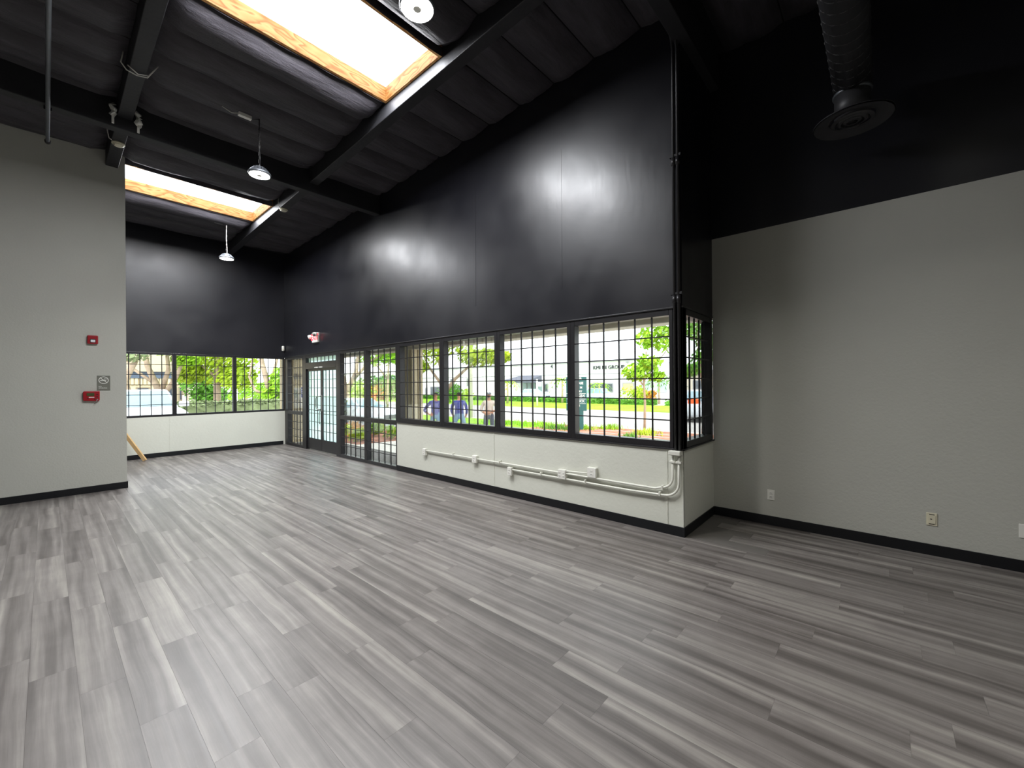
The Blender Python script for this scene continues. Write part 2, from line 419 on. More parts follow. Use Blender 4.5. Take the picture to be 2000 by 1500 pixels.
# plaster seams: rough vertical beads on the low walls
def seam(x, y, z0, z1, w, parent_name, axis):
    mb = MB(); n = 40; pts = []
    rnd = random.Random(3)
    for i in range(n):
        z = z0 + (z1 - z0) * i / n; zz = z0 + (z1 - z0) * (i + 1) / n; d = .003 + .004 * rnd.random(); e = .006 * rnd.random()
        if axis == 'y': mb.box(x - w / 2 - e, x + w / 2 + e * .5, y - d, y + .01, z, zz)
        else: mb.box(x - .01, x + d, y - w / 2 - e * .5, y + w / 2, z, zz)
    return mb.build('plaster_seam', M['low_wall'], bpy.data.objects[parent_name])
seam(-4.43, YW, .1, SILL, .012, 'wall_front_low', 'y'); seam(-1.78, YW, .1, SILL, .014, 'wall_front_low', 'y'); seam(XF, 1.975, .1, .95, .02, 'wall_far_low', 'x')
# corner bead of the pier and shallow drywall patches on the black wall
mb = MB().box(XC - .03, XC + .004, YW - .004, YW + .0, .1, SILL).box(XC, XC + .004, YW - .004, YW + .03, .1, SILL)
mb.build('corner_bead', M['low_wall'], bpy.data.objects['wall_front_low'])
mb = MB()
for x0, x1, z0, z1 in ((-4.85, -3.15, 2.9, 4.75),):
    mb.box(x0, x0 + .05, YW - .002, YW + .01, z0, z1).box(x1 - .05, x1, YW - .002, YW + .01, z0, z1)
mb.build('plaster_seam', M['black_wall'], bpy.data.objects['wall_front'])
# baseboards
BH, BT = .105, .012
def baseboard(name, x0, x1, y0, y1, label):
    o = MB().box(x0, x1, y0, y1, 0, BH).build(name, M['rubber'], None, .004)
    return tag(o, label, 'baseboard', kind='structure')
baseboard('baseboard_front', -7.057, XC + BT, YW - BT, YW, 'black rubber baseboard along the low storefront wall')
baseboard('baseboard_return', XC, XC + BT, YW, YG, 'short black baseboard on the corner return')
baseboard('baseboard_right', XC + BT, XR, YG - BT, YG, 'black rubber baseboard along the grey right wall')
baseboard('baseboard_far', XF, XF + BT, YB, YW - .05, 'black rubber baseboard along the far low wall')
baseboard('baseboard_left', XP, XP + BT, YB, YP + BT, 'black rubber baseboard along the grey partition')
baseboard('baseboard_left_end', XP - T, XP, YP, YP + BT, 'black rubber baseboard around the partition end')

# ------------------------------------------------------------------ windows and door
me_v = MB().box(-.008, .008, -.008, .008, 0, 1).mesh('grid_bar'); me_v.materials.append(M['bar'])
me_h = MB().box(0, 1, -.006, .006, -.0065, .0065).mesh('grid_bar'); me_h.materials.append(M['bar'])
def bars(parent, x0, x1, z0, z1, cols, rws, y, along='x', wires=(0, 0)):
    for i in range(1, cols):
        o = new_obj('grid_bar', me_v, None, parent); q = x0 + (x1 - x0) * i / cols
        o.location = (q, y, z0) if along == 'x' else (y, q, z0); o.scale = (1, 1, z1 - z0)
    for j in range(1, rws):
        o = new_obj('grid_bar', me_h, None, parent); z = z0 + (z1 - z0) * j / rws; a, b = x0 - wires[0], x1 + wires[1]
        if along == 'x': o.location = (a, y - .013, z); o.scale = (b - a, 1, 1)
        else: o.location = (y + .013, a, z); o.scale = (b - a, 1, 1); o.rotation_euler = (0, 0, R(90))
FD = .11; GY = .085; BY = .03
def opening(n, label, x0, x1, z0, z1, cols, rws, fr, along='x', plane=YW, sgn=1, ext=(0, 0)):
    """fr = (left, right, bottom, top) frame widths inside x0..x1, z0..z1"""
    w = tag(empty('window_%d' % n), label, 'window', kind='structure')
    l, r, b, t = fr; d0, d1 = (plane, plane + FD * sgn) if sgn > 0 else (plane - FD, plane)
    def bx(name, a0, a1, q0, q1, zz0, zz1, mt, bev=.004):
        if a1 - a0 < 1e-4: return
        if along == 'x': box(name, a0, a1, q0, q1, zz0, zz1, mt, w, bev)
        else: box(name, q0, q1, a0, a1, zz0, zz1, mt, w, bev)
    bx('frame_jamb', x0, x0 + l, d0, d1, z0, z1, M['frame']); bx('frame_jamb', x1 - r, x1, d0, d1, z0, z1, M['frame'])
    bx('frame_rail', x0 + l, x1 - r, d0, d1, z0, z0 + b, M['frame']); bx('frame_rail', x0 + l, x1 - r, d0, d1, z1 - t, z1, M['frame'])
    g = plane + GY * sgn
    bx('glass_pane', x0 + l, x1 - r, g - .003, g + .003, z0 + b, z1 - t, M['glass'], 0)
    bars(w, x0 + l, x1 - r, z0 + b, z1 - t, cols, rws, plane + BY * sgn, along, ext)
    return w
MULL = [-7.0, -5.675, -4.35, -3.025, XC - .07]
order = ['leftmost of four gridded windows above the low storefront wall', 'second gridded window from the left above the low storefront wall',
         'third gridded window from the left above the low storefront wall', 'rightmost of four gridded windows, beside the corner pipes']
for i in range(4):
    x0, x1 = MULL[i] + (.0 if i else -.057), MULL[i + 1]
    lf = .057 if i else .115; rf = .06 if i < 3 else .08
    if i == 3: x1 = XC
    opening(i + 1, order[i], x0, x1, SILL, HEAD, 6, 6, (lf, rf if i < 3 else .145, .083, .07))
opening(5, 'narrow gridded window on the corner return beside the grey wall', YW + .0, YG, SILL, HEAD, 5, 6, (.13, .09, .083, .07), 'y', XC, -1)
far_l = ['leftmost gridded far window, partly hidden by the partition', 'middle gridded window in the far wall', 'right gridded far window beside the storefront corner']
for i, (a, b) in enumerate(((.62, 2.067), (2.067, 3.316), (3.316, YW))):
    opening(6 + i, far_l[i], a, b, .95, HEAD, 6, 6, (.04 if i else .24, .04, .05, .048), 'y', XF, -1)
# sidelites: upper and lower light each with bars
side = [(-12.70, -11.50, .16, .03, 'gridded sidelight left of the glass doors', 5), (-9.45, -8.26, .06, .05, 'gridded sidelight right of the glass doors', 5), (-8.26, -7.057, .05, .04, 'gridded sidelight next to the low wall end', 5)]
for i, (a, b, l, r, lab, c) in enumerate(side):
    w = opening(9 + i, lab, a, b, 0, HEAD, 1, 1, (l, r, .07, .07))
    box('mid_rail', a + l, b - r, YW, YW + FD, .875, .965, M['frame'], w, .004)
    bars(w, a + l, b - r, .965, HEAD - .07, c, 6, YW + BY); bars(w, a + l, b - r, .07, .875, c, 4, YW + BY)
# corner posts
tag(box('trim_1', XF, -12.70, YW, YW + FD, 0, HEAD, M['frame'], None, .004), 'dark corner post where far windows meet the storefront', 'post', kind='structure')
tag(box('trim_2', XF - T, XC, YW - .012, YW, HEAD - .004, HEAD + .014, M['frame'], None, .003), 'thin dark trim line along the storefront window heads', 'trim', kind='structure')
tag(box('trim_3', XC, XC + .012, YW - .012, YG, HEAD - .004, HEAD + .014, M['frame'], None, .003), 'thin dark trim line above the return window', 'trim', kind='structure')
tag(box('trim_4', -7.057, XC + .02, YW - .02, YW, SILL - .004, SILL + .012, M['frame'], None, .003), 'dark sill edge along the storefront windows', 'trim', kind='structure')
tag(box('trim_5', XC, XC + .02, YW - .02, YG, SILL - .004, SILL + .012, M['frame'], None, .003), 'dark sill edge under the return window', 'trim', kind='structure')
# double door
door = tag(empty('door_1', (0, 0, 0)), 'dark framed double glass entrance doors with pale cyan film', 'door', kind='structure')
box('door_jamb', -11.50, -11.30, YW + .0, YW + FD, 0, HEAD, M['frame'], door, .004)
box('door_jamb', -9.60, -9.45, YW + .0, YW + FD, 0, HEAD, M['frame'], door, .004)
box('door_header', -11.30, -9.60, YW + .0, YW + FD, 2.09, 2.255, M['frame'], door, .004)
box('frame_rail', -11.30, -9.60, YW + .0, YW + FD, 2.38, HEAD, M['frame'], door, .004)
tr = box('transom_pane', -11.30, -9.60, YW + GY - .003, YW + GY + .003, 2.255, 2.38, M['film'], door)
bars(door, -11.30, -9.60, 2.255, 2.38, 8, 1, YW + BY)
for a, b, side_ in ((-11.30, -10.45, 0), (-10.45, -9.60, 1)):
    lf = empty('door_leaf', (0, 0, 0), 0, door); y0, y1 = YW + .035, YW + .08
    box('stile', a + .003, a + .06, y0, y1, .02, 2.085, M['frame'], lf, .003); box('stile', b - .06, b - .003, y0, y1, .02, 2.085, M['frame'], lf, .003)
    box('kick_rail', a + .06, b - .06, y0, y1, .02, .305, M['frame'], lf, .003); box('top_rail', a + .06, b - .06, y0, y1, 2.03, 2.085, M['frame'], lf, .003)
    box('glass_pane', a + .06, b - .06, y0 + .025, y0 + .031, .305, 2.03, M['film'], lf)
    bars(lf, a + .06, b - .06, .305, 2.03, 4, 8, y0 + .006)
    MB().tube([(a + .06, y0 + .004, 1.03), (b - .06, y0 + .004, 1.03)], .008, 8).build('rail_bar', M['bar'], lf)
    if side_ == 0:
        x = b - .045
        MB().tube([(x, y0, 1.06), (x - .02, y0 - .05, 1.06), (x - .09, y0 - .07, 1.09), (x - .11, y0 - .07, 1.13), (x - .11, y0 - .07, 1.32), (x - .09, y0 - .07, 1.36), (x - .02, y0 - .05, 1.39), (x, y0, 1.39)], .014, 8).build('pull_handle', M['steel'], lf)
        MB().tube([(x - .02, y0 - .012, .70), (x - .02, y0 - .03, .74), (x - .02, y0 - .03, .98), (x - .02, y0 - .012, 1.02)], .01, 8).build('flush_bolt', M['steel'], lf)
    else:
        box('lock_plate', a + .012, a + .05, y0 - .012, y0, 1.02, 1.42, M['steel'], lf, .003)
for x in (-10.60, -10.36):
    MB().box(x - .075, x + .075, YW - .03, YW, 2.10, 2.125).box(x - .03, x + .03, YW - .06, YW - .03, 2.10, 2.12).build('door_contact', M['white_plastic'], door, .006)
nt = tag(box('notice_sticker', -11.80, -11.66, YW + GY - .006, YW + GY - .0032, 1.34, 1.62, M['notice']), 'small blue notice stuck on the left sidelight glass', 'notice')
for k in range(3): box('print_line', -11.78, -11.69, YW + GY - .0068, YW + GY - .006, 1.55 - .05 * k, 1.565 - .05 * k, M['sign_white'], nt)

# ------------------------------------------------------------------ ceiling: deck, beams, fabric
ceil_mb = MB()
xs = sorted(set([XF - T, XR + T] + [v for s in SKYL for v in (s, s + 1.22)])); ys = sorted([YB - T, .80, 3.14, YG + T])
for i in range(len(xs) - 1):
    for j in range(len(ys) - 1):
        if ys[j] == .80 and any(abs(xs[i] - s) < 1e-6 for s in SKYL): continue
        a, b, c, d = xs[i], xs[i + 1], ys[j], ys[j + 1]
        z = lambda x: zc(x) + .13
        ceil_mb.add([(a, c, z(a)), (b, c, z(b)), (b, d, z(b)), (a, d, z(a)), (a, c, z(a) + .08), (b, c, z(b) + .08), (b, d, z(b) + .08), (a, d, z(a) + .08)],
                    [(0, 3, 2, 1), (4, 5, 6, 7), (0, 1, 5, 4), (1, 2, 6, 5), (2, 3, 7, 6), (3, 0, 4, 7)])
ceiling = tag(ceil_mb.build('ceiling', M['black_flat']), 'black roof underside with quilted insulation fabric between beams', 'ceiling', kind='structure')
def panel_mesh(w, l, seed, sag=.115):
    rnd = random.Random(seed); nx, ny = 10, 14; vs = []; fs = []
    ph = [rnd.uniform(0, 6.28) for _ in range(6)]
    for j in range(ny + 1):
        t = j / ny; ey = min(t, 1 - t) * l
        for i in range(nx + 1):
            s = i / nx
            q = abs(2 * s - 1); prof = (1 - q ** 2.6)
            endf = min(1, (ey / .10)) ; endf = math.sin(endf * math.pi / 2) ** .6
            wr = .011 * math.sin(5 * t + 9 * s + ph[0]) + .008 * math.sin(13 * t - 6 * s + ph[1]) + .006 * math.sin(22 * s + 3 * t + ph[2])
            vs.append((s * w, t * l, -(sag * prof * (.35 + .65 * endf)) + wr * prof))
    for j in range(ny):
        for i in range(nx):
            a = j * (nx + 1) + i; fs.append((a, a + 1, a + nx + 2, a + nx + 1))
    me = bpy.data.meshes.new('insulation_panel'); me.from_pydata(vs, [], fs); me.polygons.foreach_set('use_smooth', [True] * len(fs)); me.materials.append(M['fabric'])
    return me
GRID = .61
bays = [((.80 + .004), (3.14 - .004)), ((3.29 + .004), (YW - .002)), ((-1.69 + .004), (.65 - .004))]
pm = {bi: [panel_mesh(GRID - .012, b - a, 10 * bi + s, (.15, .12, .14)[bi]) for s in range(4)] for bi, (a, b) in enumerate(bays)}
pm_sky = [panel_mesh(GRID - .012, bays[0][1] - bays[0][0], 91 + s, .21) for s in range(2)]
pm_ext = [panel_mesh(GRID - .012, YG - 3.294, 70 + s, .11) for s in range(2)]
k = -13
for k in range(-13, 17):
    x = SKYL[0] + GRID * k
    if x < XF or x + GRID > XR: continue
    for bi, (a, b) in enumerate(bays):
        if bi == 0 and any(s - .01 < x < s + 1.2 for s in SKYL): continue
        if x < -9.4 and bi == 2 : continue
        if bi == 1 and x > XC - .1:
            me = pm_ext[k % 2]
        elif bi == 0 and any(abs(x + GRID - s) < .02 or abs(x - s - 1.22) < .02 for s in SKYL): me = pm_sky[k % 2]
        else: me = pm[bi][(k * 7 + bi * 3) % 4]
        o = new_obj('insulation_panel', me, None, ceiling); o.location = (x + .006, a, zc(x) + .118); o.rotation_euler = (0, SLOPE, 0)
# fill strip by the far wall
def beam_x(y0, y1, x0, x1, lo, hi, name, label, cat='beam'):
    v = MB(); v.add([(x0, y0, zc(x0) + lo), (x1, y0, zc(x1) + lo), (x1, y1, zc(x1) + lo), (x0, y1, zc(x0) + lo), (x0, y0, zc(x0) + hi), (x1, y0, zc(x1) + hi), (x1, y1, zc(x1) + hi), (x0, y1, zc(x0) + hi)],
          [(0, 3, 2, 1), (4, 5, 6, 7), (0, 1, 5, 4), (1, 2, 6, 5), (2, 3, 7, 6), (3, 0, 4, 7)])
    return tag(v.build(name, M['beam'], None, .008), label, cat, kind='structure')
beam_x(.65, .80, XP, XR, -.15, .13, 'roof_purlin', 'black roof beam running from top left to the partition end')
beam_x(3.14, 3.29, XF, XR, -.15, .13, 'roof_purlin', 'black roof beam along the right edges of both skylights')
beam_x(-1.84, -1.69, XP, XR, -.15, .13, 'roof_purlin', 'black roof beam left of the camera, outside the view')
gl = ['long black girder crossing the ceiling in front of the far skylight', 'black girder at the ceiling above the corner pier']
for (a, b), lab in zip(GIR, gl):
    y1 = YW if b < XC else YG
    tag(MB().box(a, b, YB, y1, zc(a) - .30, zc(a) + .12).build('roof_girder', M['beam'], None, .008), lab, 'girder', kind='structure')

# ------------------------------------------------------------------ skylights
sk_lab = ['large near skylight with bare wood curb at the top of the view', 'far skylight with bare wood curb behind the partition end']
for s, lab in zip(SKYL, sk_lab):
    zz = zc(s + .61); e = tag(empty('skylight', (s + .61, 1.97, zz)), lab, 'skylight', 'roof skylights')
    lo, hi, w, l = .02, .215, .61, 1.168
    for x0, x1 in ((-w, -w + .04), (w - .04, w)):
        b = box('curb_board', x0, x1, -l, l, lo, hi, M['curb'], e, .002)
    for y0, y1 in ((-l, -l + .03), (l - .03, l)):
        b = box('curb_board', y0, y1, -w + .04, w - .04, lo, hi, M['curb'], e, .002); b.rotation_euler = (0, 0, R(90)); b.location = (0, 0, 0)
        me = b.data
        for v in me.vertices: v.co = (v.co.x, v.co.y, v.co.z)
    box('diffuser_panel', -w + .002, w - .002, -l + .002, l - .002, hi, hi + .006, M['acrylic'], e)
    # fabric returned up to the curb on both long sides
    for sx in (-1, 1):
        mb = MB(); n = 8; vs = []; fs = []
        for j in range(25):
            t = j / 24
            for i in range(n + 1):
                a = i / n; wv = .008 * math.sin(9 * t * 3 + i) * a * (1 - a) * 4
                vs.append((sx * (w + .012 - .012 * a) , -l + .01 + t * (2 * l - .02), .118 - .17 * math.sin(a * math.pi) * .35 - .085 * a + wv))
        for j in range(24):
            for i in range(n):
                q = j * (n + 1) + i; fs.append((q, q + 1, q + n + 2, q + n + 1))
        mb.add(vs, fs, True).build('fabric_flap', M['fabric'], e)

# ------------------------------------------------------------------ high-bay lamps
def high_bay(x, y, z, ztop, label, box_off=None):
    e = tag(empty('high_bay_lamp', (x, y, z)), label, 'lamp', 'round high-bay lamps')
    MB().lathe([(.135, 0), (.142, .012), (.142, .03), (.12, .045), (.075, .055), (.075, .095), (.06, .11), (.02, .115)], 28).build('housing', M['galv'], e)
    fins = MB()
    for k in range(16):
        t = k * math.pi / 8; c, s_ = math.cos(t), math.sin(t)
        fins.add([(c * .06 - s_ * .003, s_ * .06 + c * .003, .05), (c * .13 - s_ * .003, s_ * .13 + c * .003, .045), (c * .08 - s_ * .003, s_ * .08 + c * .003, .10),
                  (c * .06 + s_ * .003, s_ * .06 - c * .003, .05), (c * .13 + s_ * .003, s_ * .13 - c * .003, .045), (c * .08 + s_ * .003, s_ * .08 - c * .003, .10)],
                 [(0, 1, 2), (5, 4, 3), (0, 3, 4, 1), (1, 4, 5, 2), (2, 5, 3, 0)])
    fins.build('heat_sink_fin_ring', M['galv'], e)
    MB().lathe([(.128, -.001), (.128, -.004), (.035, -.006)], 28).build('led_lens', M['lens'], e)
    MB().lathe([(.033, -.004), (.03, -.009), (.005, -.011)], 16).build('lens_hub', M['white_plastic'], e)
    h = ztop - z
    MB().tube([(0, 0, .115), (.012, 0, .14), (0, 0, .165), (-.012, 0, .14), (0, 0, .115)], .004, 6).build('hook', M['steel'], e)
    mb = MB(); n = int((h - .17) / .05)
    for i in range(n):
        za = .17 + i * (h - .17) / n; zb = za + (h - .17) / n
        dx, dy = (.008, 0) if i % 2 else (0, .008)
        mb.tube([(-dx, -dy, za), (-dx, -dy, zb)], .0035, 5).tube([(dx, dy, za), (dx, dy, zb)], .0035, 5)
    mb.build('chain', M['steel'], e)
    MB().tube([(.01, .01, .11), (.022, .004, .3 * h), (.012, -.01, .6 * h), (.02, .0, h)], .005, 6).build('power_cord', M['bar'] if 'far' not in label else M['white_cable'], e)
    if box_off:
        bx_, by_ = box_off
        b = MB().box(-.03, .03, -.08, .08, -.045, 0).build('junction_box', M['white_plastic'], e, .005); b.location = (bx_, by_, h)
        MB().tube([(0, 0, h), (bx_ * .5, by_ * .5, h - .03), (bx_, by_ + .08, h - .03)], .005, 6).build('box_wire', M['bar'], e)
        MB().tube([(bx_, by_ - .08, h - .02), (bx_ - .02, by_ - .15, h - .04), (bx_ - .03, by_ - .26, h + .0)], .005, 6).build('box_wire', M['white_cable'], e)
    area('lamp_light', (x, y, z - .012), .25, 0, LAMP_W, color=(1, .975, .93), shape='DISK').data.spread = R(125)
high_bay(-6.55, 2.02, 4.63, 5.415, 'middle hanging round lamp, glowing below the near skylight', (-.02, -.17))
high_bay(-10.88, 2.69, 4.49, 5.285, 'far hanging round lamp in front of the black far wall', (0, -.14))
high_bay(-2.79, 2.01, 4.69, 5.53, 'nearest round lamp, at the top edge right of the skylight', (0, -.2))
high_bay(1.0, 2.01, 4.8, 5.64, 'added round lamp above the camera, outside the view')  # unseen lamp added to brighten the right floor and grey wall
high_bay(-2.79, -2.6, 4.69, 5.55, 'added round lamp left of the camera, outside the view')  # extra lamp out of view, added to light the left side

# ------------------------------------------------------------------ small things on the ceiling and walls
def smoke(loc, label, wire):
    e = tag(empty('smoke_detector', loc), label, 'smoke detector', 'smoke detectors')
    MB().lathe([(.075, 0), (.075, -.018), (.068, -.024)], 24).build('base_plate', M['ivory'], e)
    MB().lathe([(.062, -.022), (.062, -.034), (.045, -.046), (.03, -.048)], 24).build('cover', M['ivory'], e)
    MB().box(-.03, .03, -.05, -.043, -.047, -.040).build('vent_slot', M['slot'], e)
    MB().tube(wire, .006, 6).build('cable', M['white_cable'], e)
smoke((-8.38, .725, zc(-8.38) - .15), 'round ivory smoke detector under the beam by the partition', [(.03, -.05, -.005), (.03, -.10, .02), (.05, -.12, .12), (.12, -.10, .30), (.10, -.085, .36)])
smoke((-9.02, 3.215, zc(-9.02) - .15), 'small ivory smoke detector beside the far skylight corner', [(0, -.04, -.01), (.02, -.10, .03), (.0, -.10, .14), (-.02, -.082, .2)])
# white torn facing scraps either side of the beam, and the looped cable
def scrap(loc, label, seed):
    rnd = random.Random(seed); mb = MB(); n = 7; vs = []
    for j in range(n):
        for i in range(n):
            vs.append(((i / (n - 1) - .5) * .10 + rnd.uniform(-.015, .015), rnd.uniform(-.03, .03) + .02 * math.sin(i * 1.7), (j / (n - 1) - .5) * .16 + rnd.uniform(-.02, .02)))
    fs = [(j * n + i, j * n + i + 1, (j + 1) * n + i + 1, (j + 1) * n + i) for j in range(n - 1) for i in range(n - 1)]
    mb.add(vs, fs, True).box(-.01, .01, -.012, .012, -.18, -.06)
    o = mb.build('torn_facing', M['white_plastic']); o.location = loc
    so = o.modifiers.new('solid', 'SOLIDIFY'); so.thickness = .006
    tag(o, label, 'scrap', 'torn white scraps on the beam')
zb = zc(-7.6)
scrap((-7.52, .60, zb - .12), 'torn white scrap on the left side of the beam above the partition', 1)
scrap((-7.52, .85, zb - .14), 'torn white scrap on the right side of the beam above the partition', 2)
o = MB().tube([(-6.4, .60, zc(-6.4) + .0), (-6.42, .58, zc(-6.4) - .12), (-6.44, .63, zc(-6.4) - .17), (-6.45, .72, zc(-6.4) - .18), (-6.44, .81, zc(-6.4) - .165), (-6.38, .86, zc(-6.4) - .09), (-6.36, .90, zc(-6.4) - .02)], .007, 6).tube([(-6.36, .63, zc(-6.4) - .155), (-6.39, .72, zc(-6.4) - .195), (-6.42, .81, zc(-6.4) - .15)], .006, 6).build('looped_cable', M['white_cable'])
tag(o, 'white cable looped under the left roof beam', 'cable')
# black pipe near the left edge
e = tag(empty('sprinkler_pipe', (0, .03, 5.06)), 'thin black pipe hanging under the ceiling near the left edge', 'pipe')
MB().tube([(-8.6, 0, 0), (-3.5, 0, .08)], .02, 10).build('pipe_run', M['galv'], e)
MB().lathe([(.03, -8.63), (.03, -8.58)], 12, (0, 0, 0), 'x').build('end_cap', M['bar'], e)
for x in (-5.4, -7.68):
    MB().box(x - .02, x + .02, -.035, .035, .015, .06 if x < -7 else .36).build('hanger', M['bar'], e)
# duct with round diffuser
d = tag(empty('spiral_duct', (-.2, 0, 4.46)), 'black spiral air duct with a round diffuser at upper right', 'duct')
DR = .145
MB().tube([(0, -1.5, 0), (0, 5.22, 0)], DR, 32).build('duct_tube', M['duct'], d)
hp = []
for i in range(0, int(6.7 / .125) * 12):
    t = i / 12; a = 2 * math.pi * t; hp.append(((DR + .001) * math.cos(a), -1.5 + t * .125, (DR + .001) * math.sin(a)))
MB().tube(hp, .0045, 4, False).build('spiral_seam', M['duct'], d)
MB().lathe([(.11, 5.0), (.11, 5.2)], 4, (0, 0, 0), 'y').build('inner_damper', M['slot'], d)
nk = MB().lathe([(.135, -.36), (.135, -.10)], 28, (0, 5.02, 0)).build('diffuser_neck', M['duct'], d)
MB().lathe([(.145, -.135), (.148, -.13), (.148, -.115), (.145, -.11)], 28, (0, 5.02, 0)).build('neck_band', M['galv'], d)
ring = MB()
ring.lathe([(.30, -.385), (.30, -.378), (.20, -.352), (.165, -.35), (.165, -.36), (.195, -.362), (.292, -.389)], 36, (0, 5.02, 0), 'z', False)
ring.build('diffuser_rim', M['duct'], d)
for r in (.16, .115, .07):
    MB().lathe([(r, -.378), (r - .026, -.392), (r - .03, -.389), (r - .004, -.374)], 32, (0, 5.02, 0), 'z', False).build('diffuser_ring', M['duct'], d)
MB().lathe([(.03, -.385), (.004, -.38)], 20, (0, 5.02, 0)).build('diffuser_core', M['duct'], d)
for y in (.5, 3.2):
    MB().box(-.012, .012, y - .012, y + .012, DR - .01, 1.2 - .05).build('hanger_strap', M['bar'], d)

# exit sign with two lamp heads
ex = tag(empty('exit_sign', (-10.62, YW, 2.87)), 'lit red EXIT sign with two lamp heads above the doors', 'exit sign')
box('sign_housing', -.16, .16, -.055, 0, -.13, .115, M['white_plastic'], ex, .01)
text('exit_letters', 'EXIT', .20, M['exit_red'], (0, -.057, -.005), (R(90), 0, 0), ex, .002, bold=.006)
for sx in (-1, 1):
    h = empty('lamp_head', (sx * .215 + (.0 if sx < 0 else -.06), -.07 if sx < 0 else -.10, .02 if sx < 0 else .06), 0, ex)
    b = MB().lathe([(.05, -.05), (.055, -.03), (.05, .02), (.03, .05), (.012, .06)], 18, (0, 0, 0), 'y').build('head_shell', M['white_plastic'], h)
    MB().lathe([(.042, -.054), (.038, -.05)], 18, (0, 0, 0), 'y').build('head_lens', M['steel'], h)
    MB().tube([(0, .03, 0), (-sx * .05, .06, -.02)], .012, 8).build('head_arm', M['white_plastic'], h)
    h.rotation_euler = (R(15), 0, R(sx * 25))
ms = tag(empty('motion_sensor', (XF + .035, YW - .05, 2.72)), 'small white motion sensor in the far black corner', 'sensor')
MB().lathe([(.02, -.075), (.036, -.06), (.036, .05), (.024, .07)], 16).build('sensor_body', M['white_plastic'], ms)
box('sensor_window', .02, .037, -.02, .02, -.05, -.01, M['ivory'], ms, .004)
# partition devices
st = tag(empty('alarm_strobe', (XP, .493, 2.403)), 'red square fire alarm strobe high on the partition', 'alarm')
box('strobe_body', 0, .045, -.061, .061, -.068, .068, M['red'], st, .012)
box('strobe_lens', .04, .062, -.026, .026, -.042, -.004, M['clear'], st, .006)
box('strobe_recess', .04, .047, -.032, .032, -.048, .012, M['slot'], st, .003)
sg = tag(empty('no_smoking_sign', (XP, .614, 1.722)), 'square taupe no-smoking sign on the partition', 'sign')
box('sign_plate', 0, .005, -.076, .076, -.118, .118, M['sign_grey'], sg, .002)
n = 40; ringm = MB()
ringm.lathe([(.050, .0052), (.050, .0065), (.058, .0065), (.058, .0052)], n, (0, 0, .045), 'x', False)
ringm.build('prohibition_ring', M['sign_white'], sg)
c = MB().box(.0052, .0068, -.004, .004, -.053, .053).build('prohibition_bar', M['sign_white'], sg); c.location = (0, 0, .045); c.rotation_euler = (R(45), 0, 0)
box('cigarette', .0052, .0062, -.04, .03, .036, .046, M['sign_white'], sg)
MB().tube([(.006, .02, .055), (.006, .005, .062), (.006, .012, .074), (.006, .03, .074), (.006, .036, .062), (.006, .045, .06)], .0028, 5).build('smoke_curl', M['sign_white'], sg)
text('sign_letters', 'NO', .022, M['sign_white'], (.0055, -.058, -.055), (R(90), 0, R(90)), sg, .0005, 'LEFT')
text('sign_letters', 'SMOKING', .022, M['sign_white'], (.0055, -.058, -.08), (R(90), 0, R(90)), sg, .0005, 'LEFT')
fp = tag(empty('fire_panel', (XP, .476, 1.515)), 'red fire alarm keypad with small screen on the partition', 'alarm panel')
MB().prism([(-.092, -.07), (.075, -.08), (.092, -.06), (.092, .08), (-.085, .08), (-.096, .06)], 0, .045, 'x').build('panel_body', M['red'], fp, .008)
box('panel_screen', .044, .048, -.055, .03, .005, .05, M['lcd'], fp, .002)
box('label_strip', .044, .047, -.03, .03, -.022, -.012, M['sign_white'], fp)
for yy, zz_ in ((.062, .03), (.062, -.01), (.035, -.045), (-.04, -.03)): box('panel_button', .044, .05, yy - .008, yy + .008, zz_ - .007, zz_ + .007, M['slot'], fp, .002)
MB().lathe([(.012, .044), (.012, .052), (.006, .054)], 12, (0, .062, -.055), 'x').build('key_switch', M['steel'], fp)
MB().tube([(.05, .062, -.055), (.052, .05, -.09), (.04, .03, -.12)], .004, 5).build('key', M['steel'], fp)
# stick leaning behind the partition
pk = MB().box(-.02, .02, -.035, .035, 0, 1.0).build('wooden_stick', M['raw_wood'], None, .003)
p0 = Vector((XF + .42, 1.47, .012)); p1 = Vector((XF + .03, .98, .98)); dv = (p1 - p0)
pk.location = p0; pk.rotation_euler = dv.to_track_quat('Z', 'Y').to_euler(); pk.scale = (1, 1, dv.length)
tag(pk, 'bare wooden stick leaning on the far low wall beside the partition', 'stick')

# conduit runs and boxes on the low wall
def outlet_box(x, z, w, h, label, duplex=1):
    e = tag(empty('outlet_box', (x, YW, z)), label, 'outlet box', 'surface outlet boxes on the low wall')
    box('box_body', -w / 2, w / 2, -.05, 0, -h / 2, h / 2, M['paint_metal'], e, .006)
    box('cover_plate', -w / 2 + .004, w / 2 - .004, -.055, -.05, -h / 2 + .004, h / 2 - .004, M['white_plastic'], e, .002)
    for k in range(duplex):
        cx = (k - (duplex - 1) / 2) * w / duplex
        for dz in (-.02, .02):
            r = box('receptacle', cx - .016, cx + .016, -.058, -.055, dz - .013, dz + .013, M['white_plastic'], e, .003)
            box('slot', cx - .008, cx - .005, -.0588, -.058, dz - .005, dz + .006, M['slot'], r); box('slot', cx + .005, cx + .008, -.0588, -.058, dz - .005, dz + .006, M['slot'], r)
outlet_box(-6.13, .455, .085, .12, 'leftmost white outlet box on the low wall conduit'); outlet_box(-4.82, .475, .10, .115, 'white outlet box left of the low wall seam')
outlet_box(-4.07, .385, .085, .12, 'white outlet box on the lower conduit, right of the seam'); outlet_box(-3.15, .468, .125, .125, 'white double outlet box crossing both conduits', 2); outlet_box(-2.70, .55, .125, .125, 'rightmost white outlet box, highest on the low wall', 1)
